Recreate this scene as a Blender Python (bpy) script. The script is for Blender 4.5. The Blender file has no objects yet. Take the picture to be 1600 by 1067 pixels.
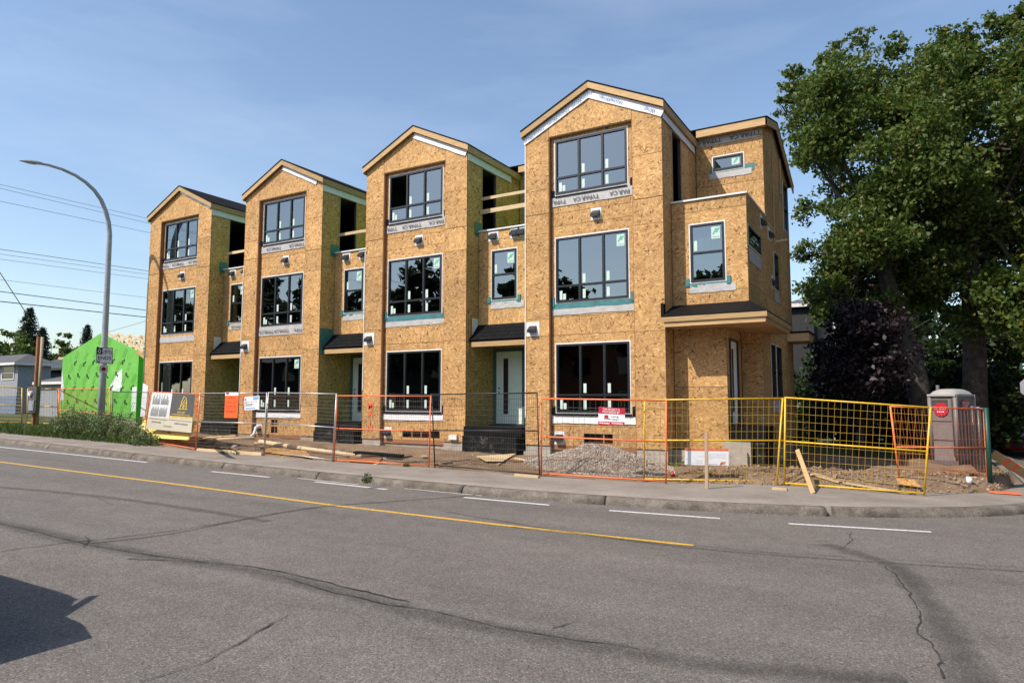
import bpy, bmesh, math, random
import numpy as np
from mathutils import Vector, Matrix, noise as mnoise
random.seed(7); rng = np.random.default_rng(7)
R = math.radians
sc = bpy.context.scene
COL = sc.collection

# ------------------------------------------------------------------ camera, sky, sun, exposure
CAM = np.array([9.403, -16.716, 1.65])
PITCH, YAW, ROLL, FPX = 5.0034, -30.4801, 0.0731, 1067.0
def cam_axes():
    p, y, r = R(PITCH), R(YAW), R(ROLL)
    f = np.array([math.sin(y)*math.cos(p), math.cos(y)*math.cos(p), math.sin(p)])
    rt = np.array([math.cos(y), -math.sin(y), 0.0]); up = np.cross(rt, f)
    return rt*math.cos(r)+up*math.sin(r), -rt*math.sin(r)+up*math.cos(r), f
RT, UP, FW = cam_axes()
cd = bpy.data.cameras.new('camera'); cam = bpy.data.objects.new('camera', cd); COL.objects.link(cam)
cd.sensor_width = 36; cd.lens = FPX/1600*36; cd.clip_end = 2000; cd.clip_start = 0.05
cam.matrix_world = Matrix(((RT[0], UP[0], -FW[0], CAM[0]), (RT[1], UP[1], -FW[1], CAM[1]), (RT[2], UP[2], -FW[2], CAM[2]), (0, 0, 0, 1)))
sc.camera = cam
SUN_D = Vector((0.58, 1.0, -1.30)).normalized()
SUN_EL = math.asin(-SUN_D.z); SUN_AZ = math.atan2(-SUN_D.x, -SUN_D.y)
w = bpy.data.worlds.new('World'); sc.world = w; w.use_nodes = True
wt = w.node_tree; wt.nodes.clear()
wo = wt.nodes.new('ShaderNodeOutputWorld'); bg = wt.nodes.new('ShaderNodeBackground')
sky = wt.nodes.new('ShaderNodeTexSky'); sky.sky_type = 'NISHITA'; sky.sun_disc = False
sky.sun_elevation = SUN_EL; sky.sun_rotation = SUN_AZ % (2*math.pi); sky.altitude = 1000
sky.air_density = 1.25; sky.dust_density = 2.6; sky.ozone_density = 1.4
bg.inputs['Strength'].default_value = 0.15
# thin high cloud, faint, strongest towards the west
tc = wt.nodes.new('ShaderNodeTexCoord'); mp = wt.nodes.new('ShaderNodeMapping'); mp.inputs['Scale'].default_value = (1.2, 1.2, 5.5)
nz = wt.nodes.new('ShaderNodeTexNoise'); nz.inputs['Scale'].default_value = 2.3; nz.inputs['Detail'].default_value = 6; nz.inputs['Roughness'].default_value = .55
rp = wt.nodes.new('ShaderNodeValToRGB'); rp.color_ramp.elements[0].position = .50; rp.color_ramp.elements[1].position = .85
rp.color_ramp.elements[1].color = (.10, .10, .10, 1)
mx = wt.nodes.new('ShaderNodeMix'); mx.data_type = 'RGBA'; mx.inputs['B'].default_value = (7.6, 7.8, 8.2, 1)
L = wt.links.new
L(tc.outputs['Generated'], mp.inputs['Vector']); L(mp.outputs[0], nz.inputs['Vector']); L(nz.outputs['Fac'], rp.inputs[0])
L(rp.outputs[0], mx.inputs['Factor']); L(sky.outputs[0], mx.inputs['A']); L(mx.outputs['Result'], bg.inputs['Color']); L(bg.outputs[0], wo.inputs[0])
sd = bpy.data.lights.new('sun', 'SUN'); sd.energy = 4.8; sd.angle = R(.5); sd.color = (1, .91, .80)
sun = bpy.data.objects.new('sun', sd); COL.objects.link(sun); sun.rotation_euler = SUN_D.to_track_quat('-Z', 'Y').to_euler()
sun.location = (-20, -40, 50)
sc.view_settings.view_transform = 'Standard'; sc.view_settings.look = 'None'; sc.view_settings.gamma = 1
sc.view_settings.use_curve_mapping = False; sc.view_settings.exposure = 0.36

# ------------------------------------------------------------------ pixel to place
def ray(x, y): return RT*(x-800)/FPX-UP*(y-533.5)/FPX+FW
def onz(x, y, z): d = ray(x, y); return CAM+d*(z-CAM[2])/d[2]
def ony(x, y, Y): d = ray(x, y); return CAM+d*(Y-CAM[1])/d[1]
def onx(x, y, X): d = ray(x, y); return CAM+d*(X-CAM[0])/d[0]
def atd(x, y, D): d = ray(x, y); return CAM+d*D/math.hypot(d[0], d[1])
def S(x): return -.05-.0165*min(max(x, -45), 30)           # the street falls gently to the right
def onS(x, y, off=0.0):
    d = ray(x, y); t = (-.05+off-.0165*CAM[0]-CAM[2])/(d[2]+.0165*d[0]); return CAM+d*t

# ------------------------------------------------------------------ materials
M = {}
def newmat(name):
    m = bpy.data.materials.new(name); m.use_nodes = True; M[name] = m
    nt = m.node_tree; b = nt.nodes['Principled BSDF']; return m, nt, b
def nd(nt, typ, **kw):
    n = nt.nodes.new(typ)
    for k, v in kw.items():
        if k in n.inputs.keys(): n.inputs[k].default_value = v
        else: setattr(n, k, v)
    return n
def ramp(nt, stops, src=None, interp='LINEAR'):
    r = nt.nodes.new('ShaderNodeValToRGB'); cr = r.color_ramp; cr.interpolation = interp
    while len(cr.elements) < len(stops): cr.elements.new(.5)
    for e, (p, c) in zip(cr.elements, stops):
        e.position = p; e.color = (*c, 1) if not isinstance(c, (int, float)) else (c, c, c, 1)
    if src is not None: nt.links.new(src, r.inputs[0])
    return r
def simple(name, col, rough=.6, metal=0, var=.12, scale=6, bump=0, spec=.5, coords='Object', bscale=40):
    m, nt, b = newmat(name)
    t = nd(nt, 'ShaderNodeTexCoord'); n = nd(nt, 'ShaderNodeTexNoise', Scale=scale, Detail=6.0, Roughness=.6)
    nt.links.new(t.outputs[coords], n.inputs['Vector'])
    lo = tuple(c*(1-var*1.6) for c in col); hi = tuple(min(1, c*(1+var)) for c in col)
    r = ramp(nt, [(.3, lo), (.7, hi)], n.outputs['Fac']); nt.links.new(r.outputs[0], b.inputs['Base Color'])
    b.inputs['Roughness'].default_value = rough; b.inputs['Metallic'].default_value = metal
    b.inputs['Specular IOR Level'].default_value = spec
    if bump:
        n2 = nd(nt, 'ShaderNodeTexNoise', Scale=bscale, Detail=5.0); nt.links.new(t.outputs[coords], n2.inputs['Vector'])
        bp = nd(nt, 'ShaderNodeBump', Strength=bump, Distance=.02); nt.links.new(n2.outputs['Fac'], bp.inputs['Height']); nt.links.new(bp.outputs[0], b.inputs['Normal'])
    return m
def osb_mat(name, tint=(.985, .957, .915), sx=7.6, sy=26.0):
    m, nt, b = newmat(name); L = nt.links.new
    uv = nd(nt, 'ShaderNodeUVMap'); oi = nd(nt, 'ShaderNodeObjectInfo')
    mul = nd(nt, 'ShaderNodeMath', operation='MULTIPLY'); mul.inputs[1].default_value = 57.3; L(oi.outputs['Random'], mul.inputs[0])
    add = nd(nt, 'ShaderNodeVectorMath', operation='ADD'); L(uv.outputs[0], add.inputs[0]); L(mul.outputs[0], add.inputs[1])
    wob = nd(nt, 'ShaderNodeTexNoise', Scale=9.0, Detail=2.0); L(add.outputs[0], wob.inputs['Vector'])
    wm = nd(nt, 'ShaderNodeVectorMath', operation='MULTIPLY_ADD'); L(wob.outputs['Color'], wm.inputs[0]); wm.inputs[1].default_value = (.05, .05, 0); L(add.outputs[0], wm.inputs[2])
    val = None
    for i, (ang, thr) in enumerate([(12, 0), (68, .5), (-38, .55), (100, .62), (30, .7), (-75, .74)]):
        mpn = nd(nt, 'ShaderNodeMapping'); mpn.inputs['Rotation'].default_value = (0, 0, R(ang)); mpn.inputs['Location'].default_value = (i*3.7, i*1.9, 0)
        mp2 = nd(nt, 'ShaderNodeMapping'); mp2.inputs['Scale'].default_value = (sx*(1+.12*i), sy*(1+.07*i), 1)
        L(wm.outputs[0], mpn.inputs['Vector']); L(mpn.outputs[0], mp2.inputs['Vector'])
        v = nd(nt, 'ShaderNodeTexVoronoi', voronoi_dimensions='2D', Scale=1.0); L(mp2.outputs[0], v.inputs['Vector'])
        sep = nd(nt, 'ShaderNodeSeparateColor'); L(v.outputs['Color'], sep.inputs[0])
        if val is None: val = sep.outputs[1]
        else:
            g = nd(nt, 'ShaderNodeMath', operation='GREATER_THAN'); g.inputs[1].default_value = thr; L(sep.outputs[0], g.inputs[0])
            mxn = nd(nt, 'ShaderNodeMix'); L(g.outputs[0], mxn.inputs[0]); L(val, mxn.inputs[2]); L(sep.outputs[1], mxn.inputs[3]); val = mxn.outputs[0]
    def T(c): return tuple(a*t for a, t in zip(c, tint))
    rr = ramp(nt, [(0, T((.12, .055, .02))), (.04, T((.24, .125, .045))), (.10, T((.38, .22, .09))), (.55, T((.47, .272, .108))), (.9, T((.56, .355, .16))), (1, T((.63, .44, .22)))], val)
    big = nd(nt, 'ShaderNodeTexNoise', Scale=1.1, Detail=3.0); L(add.outputs[0], big.inputs['Vector'])
    br = ramp(nt, [(.3, .84), (.7, 1.1)], big.outputs['Fac'])
    orr = nd(nt, 'ShaderNodeMath', operation='MULTIPLY_ADD'); orr.inputs[1].default_value = .26; orr.inputs[2].default_value = .87; L(oi.outputs['Random'], orr.inputs[0])
    mm = nd(nt, 'ShaderNodeMix', data_type='RGBA', blend_type='MULTIPLY'); mm.inputs['Factor'].default_value = 1; L(rr.outputs[0], mm.inputs['A']); L(br.outputs[0], mm.inputs['B'])
    m2 = nd(nt, 'ShaderNodeMix', data_type='RGBA', blend_type='MULTIPLY'); m2.inputs['Factor'].default_value = 1; L(mm.outputs['Result'], m2.inputs['A']); L(orr.outputs[0], m2.inputs['B'])
    L(m2.outputs['Result'], b.inputs['Base Color']); b.inputs['Roughness'].default_value = .72; b.inputs['Specular IOR Level'].default_value = .25
    bp = nd(nt, 'ShaderNodeBump', Strength=.35, Distance=.006); L(val, bp.inputs['Height']); L(bp.outputs[0], b.inputs['Normal'])
    return m
osb_mat('osb'); osb_mat('osb_worn', (.95, .86, .78))
def wood_mat(name, col, rough=.65):
    m, nt, b = newmat(name); L = nt.links.new
    uv = nd(nt, 'ShaderNodeUVMap'); oi = nd(nt, 'ShaderNodeObjectInfo')
    add = nd(nt, 'ShaderNodeVectorMath', operation='ADD'); L(uv.outputs[0], add.inputs[0]); mul = nd(nt, 'ShaderNodeMath', operation='MULTIPLY'); mul.inputs[1].default_value = 31; L(oi.outputs['Random'], mul.inputs[0]); L(mul.outputs[0], add.inputs[1])
    mpn = nd(nt, 'ShaderNodeMapping'); mpn.inputs['Scale'].default_value = (1.5, 28, 1); L(add.outputs[0], mpn.inputs['Vector'])
    n = nd(nt, 'ShaderNodeTexNoise', Scale=1.6, Detail=5.0, Distortion=.6); L(mpn.outputs[0], n.inputs['Vector'])
    r = ramp(nt, [(.25, tuple(c*.62 for c in col)), (.5, col), (.8, tuple(min(1, c*1.18) for c in col))], n.outputs['Fac'])
    orr = nd(nt, 'ShaderNodeMath', operation='MULTIPLY_ADD'); orr.inputs[1].default_value = .3; orr.inputs[2].default_value = .82; L(oi.outputs['Random'], orr.inputs[0])
    m2 = nd(nt, 'ShaderNodeMix', data_type='RGBA', blend_type='MULTIPLY'); m2.inputs['Factor'].default_value = 1; L(r.outputs[0], m2.inputs['A']); L(orr.outputs[0], m2.inputs['B'])
    L(m2.outputs['Result'], b.inputs['Base Color']); b.inputs['Roughness'].default_value = rough; b.inputs['Specular IOR Level'].default_value = .3
    return m
wood_mat('lumber', (.45, .295, .14)); wood_mat('lumber_pale', (.60, .45, .27)); wood_mat('lumber_red', (.30, .13, .06)); wood_mat('lumber_grey', (.34, .25, .17)); wood_mat('bark_post', (.16, .10, .07))
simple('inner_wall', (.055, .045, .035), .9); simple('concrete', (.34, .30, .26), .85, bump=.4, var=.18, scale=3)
simple('membrane_black', (.004, .004, .0045), .75, bump=.4, bscale=18, spec=.15); simple('shingle_black', (.009, .009, .010), .95, spec=.12, bump=.6, bscale=120)
simple('membrane_white', (.66, .66, .68), .55, bump=.45, bscale=9, var=.06); simple('membrane_grey', (.40, .39, .385), .6, bump=.5, bscale=9, var=.10)
simple('membrane_teal', (.035, .16, .17), .5, var=.2); simple('frame_black', (.014, .015, .018), .35, var=.1); simple('flange_white', (.70, .69, .68), .5, var=.06)
simple('sticker_pale', (.50, .62, .56), .6, var=.08); simple('sticker_green', (.10, .42, .30), .6, var=.1); simple('ink', (.015, .015, .018), .7, var=.1); simple('ink_grey', (.16, .17, .18), .7, var=.15)
simple('door_white', (.78, .80, .78), .5, var=.03); simple('door_frame_teal', (.06, .12, .12), .6); simple('white_plastic', (.74, .74, .74), .45, var=.05)
simple('paint_orange', (.80, .17, .06), .45, var=.15, scale=14); simple('paint_yellow', (.70, .42, .02), .45, var=.15, scale=14); simple('paint_black', (.014, .015, .017), .5); simple('galv', (.42, .43, .44), .42, metal=.6, var=.15, scale=10)
simple('paint_green', (.006, .05, .034), .5); simple('wire_grey', (.16, .15, .13), .5, metal=.4); simple('wire_yellow', (.52, .32, .03), .5); simple('wire_orange', (.50, .13, .05), .5); simple('wire_dark', (.03, .03, .03), .6)
simple('spray_orange', (.85, .14, .05), .7, var=.1); simple('red_sign', (.44, .012, .035), .45, var=.05); simple('white_sign', (.78, .78, .80), .45, var=.04); simple('print_blue', (.16, .28, .48), .6); simple('ink_soft', (.075, .07, .065), .7); simple('sign_blue', (.25, .42, .65), .5); simple('orange_sign', (.82, .13, .025), .5, var=.05)
simple('sign_charcoal', (.075, .07, .075), .6); simple('sign_cream', (.50, .46, .36), .5, var=.04); simple('gold', (.62, .45, .06), .5); simple('foam_yellow', (.80, .70, .16), .6, var=.08); simple('sign_grey', (.60, .61, .63), .4, var=.05)
simple('lamp_steel', (.34, .37, .41), .45, metal=.15, var=.12, scale=3); simple('dark_red', (.34, .012, .018), .3, spec=.6); simple('car_dark', (.012, .014, .020), .25); simple('tyre', (.015, .015, .015), .85); simple('chrome', (.55, .55, .56), .25, metal=.9); simple('car_glass', (.01, .012, .015), .05, spec=.8); simple('car_white', (.5, .5, .52), .3)
simple('porta_grey', (.17, .15, .145), .55, var=.08, bump=.1, bscale=20); simple('porta_roof', (.36, .35, .34), .5, var=.06); simple('porta_dark', (.10, .09, .09), .6)
simple('siding_pale', (.25, .265, .29), .7); simple('siding_blue', (.12, .17, .25), .7); simple('roof_grey', (.075, .078, .082), .9, bump=.3, bscale=20); simple('roof_green', (.035, .05, .047), .9, bump=.3, bscale=20); simple('siding_dark', (.028, .029, .032), .8); simple('trim_white', (.62, .62, .62), .6); simple('stucco_cream', (.48, .44, .38), .85)
simple('siding_black', (.014, .015, .018), .7); simple('window_dark', (.02, .022, .025), .08, spec=.6); simple('brick_red', (.22, .09, .06), .85)
def scuffed():
    m, nt, b = newmat('concrete_dark'); L = nt.links.new; t = nd(nt, 'ShaderNodeTexCoord'); n = nd(nt, 'ShaderNodeTexNoise', Scale=3.5, Detail=9.0, Roughness=.72, Distortion=1.5); L(t.outputs['Object'], n.inputs['Vector'])
    r = ramp(nt, [(.40, (.007, .007, .007)), (.56, (.014, .014, .013)), (.64, (.10, .095, .085)), (.70, (.02, .02, .02))], n.outputs['Fac']); L(r.outputs[0], b.inputs['Base Color']); b.inputs['Roughness'].default_value = .85; b.inputs['Specular IOR Level'].default_value = .15
    bp = nd(nt, 'ShaderNodeBump', Strength=.6, Distance=.03); L(n.outputs['Fac'], bp.inputs['Height']); L(bp.outputs[0], b.inputs['Normal'])
def wrap_green():
    m, nt, b = newmat('wrap_green'); L = nt.links.new
    t = nd(nt, 'ShaderNodeTexCoord'); n = nd(nt, 'ShaderNodeTexNoise', Scale=.9, Detail=4.0); L(t.outputs['Object'], n.inputs['Vector'])
    r = ramp(nt, [(.3, (.11, .40, .045)), (.6, (.14, .445, .06)), (.8, (.22, .50, .14))], n.outputs['Fac']); L(r.outputs[0], b.inputs['Base Color'])
    b.inputs['Roughness'].default_value = .5
    n2 = nd(nt, 'ShaderNodeTexNoise', Scale=2.2, Detail=3.0, Distortion=1.2); L(t.outputs['Object'], n2.inputs['Vector'])
    bp = nd(nt, 'ShaderNodeBump', Strength=.35, Distance=.05); L(n2.outputs['Fac'], bp.inputs['Height']); L(bp.outputs[0], b.inputs['Normal'])
wrap_green(); scuffed(); simple('wrap_side', (.09, .60, .03), .5); simple('wrap_white', (.62, .70, .66), .5); simple('wrap_ink', (.010, .06, .012), .6); simple('wrap_print', (.06, .22, .03), .6)
def glass():
    m, nt, b = newmat('glass'); nt.nodes.remove(b); L = nt.links.new; o = nt.nodes['Material Output']
    tr = nd(nt, 'ShaderNodeBsdfTransparent'); tr.inputs[0].default_value = (.26, .29, .28, 1)
    gl = nd(nt, 'ShaderNodeBsdfGlossy'); gl.inputs['Roughness'].default_value = .005; gl.inputs['Color'].default_value = (.86, .95, .98, 1)
    t = nd(nt, 'ShaderNodeTexCoord'); n = nd(nt, 'ShaderNodeTexNoise', Scale=1.3, Detail=1.0); L(t.outputs['Object'], n.inputs['Vector'])
    bp = nd(nt, 'ShaderNodeBump', Strength=.03, Distance=.1); L(n.outputs['Fac'], bp.inputs['Height']); L(bp.outputs[0], gl.inputs['Normal'])
    fr = nd(nt, 'ShaderNodeFresnel', IOR=3.0); mxs = nd(nt, 'ShaderNodeMixShader'); L(fr.outputs[0], mxs.inputs[0]); L(tr.outputs[0], mxs.inputs[1]); L(gl.outputs[0], mxs.inputs[2]); L(mxs.outputs[0], o.inputs[0])
glass()
def asphalt(name, base, alpha=False):
    m, nt, b = newmat(name); L = nt.links.new
    g = nd(nt, 'ShaderNodeNewGeometry')
    n1 = nd(nt, 'ShaderNodeTexNoise', Scale=85.0, Detail=3.0, Roughness=.7); L(g.outputs['Position'], n1.inputs['Vector'])
    v = nd(nt, 'ShaderNodeTexVoronoi', Scale=85.0); L(g.outputs['Position'], v.inputs['Vector'])
    sepv = nd(nt, 'ShaderNodeSeparateColor'); L(v.outputs['Color'], sepv.inputs[0])
    st = ramp(nt, [(0, .45), (.10, .70), (.5, .98), (.84, 1.12), (.93, 1.5), (1, 1.75)], sepv.outputs[0])
    n2 = nd(nt, 'ShaderNodeTexNoise', Scale=.55, Detail=5.0, Roughness=.6)
    mpn = nd(nt, 'ShaderNodeMapping'); mpn.inputs['Scale'].default_value = (.25, 1.6, 1); L(g.outputs['Position'], mpn.inputs['Vector']); L(mpn.outputs[0], n2.inputs['Vector'])
    r2 = ramp(nt, [(.28, .80), (.5, 1.0), (.72, 1.14)], n2.outputs['Fac'])
    n3 = nd(nt, 'ShaderNodeTexNoise', Scale=3.0, Detail=6.0, Roughness=.65); L(g.outputs['Position'], n3.inputs['Vector']); r3 = ramp(nt, [(.3, .87), (.7, 1.09)], n3.outputs['Fac'])
    r1 = ramp(nt, [(.3, .72), (.5, 1.0), (.72, 1.3)], n1.outputs['Fac'])
    cur = None
    for src in (r1, st, r2, r3):
        mxn = nd(nt, 'ShaderNodeMix', data_type='RGBA', blend_type='MULTIPLY'); mxn.inputs['Factor'].default_value = 1
        if cur is None: mxn.inputs['A'].default_value = (*base, 1)
        else: L(cur, mxn.inputs['A'])
        L(src.outputs[0], mxn.inputs['B']); cur = mxn.outputs['Result']
    L(cur, b.inputs['Base Color']); b.inputs['Roughness'].default_value = .85; b.inputs['Specular IOR Level'].default_value = .3
    bp = nd(nt, 'ShaderNodeBump', Strength=.6, Distance=.006); L(n1.outputs['Fac'], bp.inputs['Height']); L(bp.outputs[0], b.inputs['Normal'])
    if alpha:
        uv = nd(nt, 'ShaderNodeUVMap'); sp = nd(nt, 'ShaderNodeSeparateXYZ'); L(uv.outputs[0], sp.inputs[0])
        na = nd(nt, 'ShaderNodeTexNoise', Scale=7.0, Detail=6.0, Roughness=.7); L(g.outputs['Position'], na.inputs['Vector'])
        ed = ramp(nt, [(0, 0.0), (.4, .55), (.5, .62), (.6, .55), (1, 0.0)], sp.outputs[1])
        ma = nd(nt, 'ShaderNodeMath', operation='MULTIPLY_ADD'); ma.inputs[1].default_value = 1.1; ma.inputs[2].default_value = -.55; L(na.outputs['Fac'], ma.inputs[0])
        mb = nd(nt, 'ShaderNodeMath', operation='ADD', use_clamp=True); L(ma.outputs[0], mb.inputs[0]); L(ed.outputs[0], mb.inputs[1]); 
        mc = nd(nt, 'ShaderNodeMath', operation='MULTIPLY'); L(mb.outputs[0], mc.inputs[0]); mc.inputs[1].default_value = .60
        md = nd(nt, 'ShaderNodeMath', operation='MULTIPLY', use_clamp=True); ee = ramp(nt, [(0, 0.0), (.16, 1.0), (.84, 1.0), (1, 0.0)], sp.outputs[1]); L(mc.outputs[0], md.inputs[0]); L(ee.outputs[0], md.inputs[1])
        L(md.outputs[0], b.inputs['Alpha'])
    return m
asphalt('asphalt', (.132, .119, .108)); asphalt('asphalt_stain', (.072, .067, .062), True); asphalt('tar', (.035, .033, .032)); asphalt('crack_pale', (.24, .215, .19), True)
def roadpaint(name, col):
    m, nt, b = newmat(name); L = nt.links.new; g = nd(nt, 'ShaderNodeNewGeometry')
    n = nd(nt, 'ShaderNodeTexNoise', Scale=22.0, Detail=8.0, Roughness=.75); L(g.outputs['Position'], n.inputs['Vector'])
    a = ramp(nt, [(.34, .15), (.47, 1.0)], n.outputs['Fac']); L(a.outputs[0], b.inputs['Alpha'])
    n2 = nd(nt, 'ShaderNodeTexNoise', Scale=90.0, Detail=3.0); L(g.outputs['Position'], n2.inputs['Vector'])
    r = ramp(nt, [(.3, tuple(c*.66 for c in col)), (.6, col)], n2.outputs['Fac']); L(r.outputs[0], b.inputs['Base Color']); b.inputs['Roughness'].default_value = .7
roadpaint('paint_line_yellow', (.62, .37, .05)); roadpaint('paint_line_white', (.62, .61, .60))
def ground_mat(name, cols, scale, bump=.8, fine=30, pebble=0):
    m, nt, b = newmat(name); L = nt.links.new; g = nd(nt, 'ShaderNodeNewGeometry')
    n = nd(nt, 'ShaderNodeTexNoise', Scale=scale, Detail=9.0, Roughness=.68); L(g.outputs['Position'], n.inputs['Vector'])
    n2 = nd(nt, 'ShaderNodeTexNoise', Scale=fine, Detail=6.0, Roughness=.7); L(g.outputs['Position'], n2.inputs['Vector'])
    r = ramp(nt, [(.28+.44*i/(len(cols)-1), c) for i, c in enumerate(cols)], n.outputs['Fac']); r2 = ramp(nt, [(.25, .55), (.5, 1.0), (.8, 1.35)], n2.outputs['Fac'])
    mxn = nd(nt, 'ShaderNodeMix', data_type='RGBA', blend_type='MULTIPLY'); mxn.inputs['Factor'].default_value = 1; L(r.outputs[0], mxn.inputs['A']); L(r2.outputs[0], mxn.inputs['B']); L(mxn.outputs['Result'], b.inputs['Base Color'])
    b.inputs['Roughness'].default_value = .95; b.inputs['Specular IOR Level'].default_value = .15
    bp = nd(nt, 'ShaderNodeBump', Strength=bump, Distance=.03); L(n2.outputs['Fac'], bp.inputs['Height']); L(bp.outputs[0], b.inputs['Normal'])
ground_mat('dirt', [(.13, .085, .052), (.21, .145, .092), (.28, .20, .135)], 1.6, fine=26)
ground_mat('soil_grass', [(.035, .055, .018), (.06, .075, .03), (.11, .09, .05)], 1.2)
ground_mat('sidewalk', [(.165, .142, .122), (.225, .198, .172), (.27, .24, .21)], .9, bump=.35, fine=45)
ground_mat('kerb', [(.085, .07, .057), (.16, .137, .115), (.25, .22, .185)], 3.2, bump=1.0, fine=30)
def pebble_mat(name, cols):
    m, nt, b = newmat(name); g = nd(nt, 'ShaderNodeNewGeometry'); r = ramp(nt, [(i/(len(cols)-1), c) for i, c in enumerate(cols)], g.outputs['Random Per Island'])
    nt.links.new(r.outputs[0], b.inputs['Base Color']); b.inputs['Roughness'].default_value = .85
pebble_mat('gravel', [(.22, .18, .15), (.33, .28, .24), (.42, .37, .32), (.28, .22, .19), (.52, .48, .43)])
pebble_mat('clods', [(.13, .085, .05), (.22, .15, .095), (.29, .21, .14)])
pebble_mat('debris', [(.62, .56, .46), (.5, .12, .05), (.3, .28, .25), (.45, .34, .2)])
def leafmat(name, cols, trans=.35, rough=.5):
    m, nt, b = newmat(name); L = nt.links.new; g = nd(nt, 'ShaderNodeNewGeometry')
    r = ramp(nt, [(i/(len(cols)-1) if len(cols) > 1 else 0, c) for i, c in enumerate(cols)], g.outputs['Random Per Island']); L(r.outputs[0], b.inputs['Base Color'])
    b.inputs['Roughness'].default_value = rough; b.inputs['Specular IOR Level'].default_value = .3
    tr = nd(nt, 'ShaderNodeBsdfTranslucent'); L(r.outputs[0], tr.inputs[0]); mxs = nd(nt, 'ShaderNodeMixShader'); mxs.inputs[0].default_value = trans
    L(b.outputs[0], mxs.inputs[1]); L(tr.outputs[0], mxs.inputs[2]); L(mxs.outputs[0], nt.nodes['Material Output'].inputs[0])
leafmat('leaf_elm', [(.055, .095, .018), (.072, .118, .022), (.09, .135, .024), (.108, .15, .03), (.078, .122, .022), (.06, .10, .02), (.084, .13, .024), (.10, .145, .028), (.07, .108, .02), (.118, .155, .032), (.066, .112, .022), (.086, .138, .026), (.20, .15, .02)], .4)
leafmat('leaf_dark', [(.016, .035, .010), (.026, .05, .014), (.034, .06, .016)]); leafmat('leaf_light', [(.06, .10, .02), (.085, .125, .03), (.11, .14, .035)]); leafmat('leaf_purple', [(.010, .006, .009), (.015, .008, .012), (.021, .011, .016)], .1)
leafmat('needle', [(.012, .026, .014), (.02, .036, .02), (.026, .045, .024)], .1); leafmat('grass_blade', [(.05, .09, .02), (.075, .12, .028), (.10, .13, .04)]); leafmat('weed_leaf', [(.08, .12, .035), (.11, .155, .055), (.15, .19, .08)]); leafmat('weed_flower', [(.38, .40, .32), (.45, .45, .38)])
simple('bark', (.075, .06, .048), .95, bump=1.0, bscale=14, var=.4, scale=5)

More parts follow.
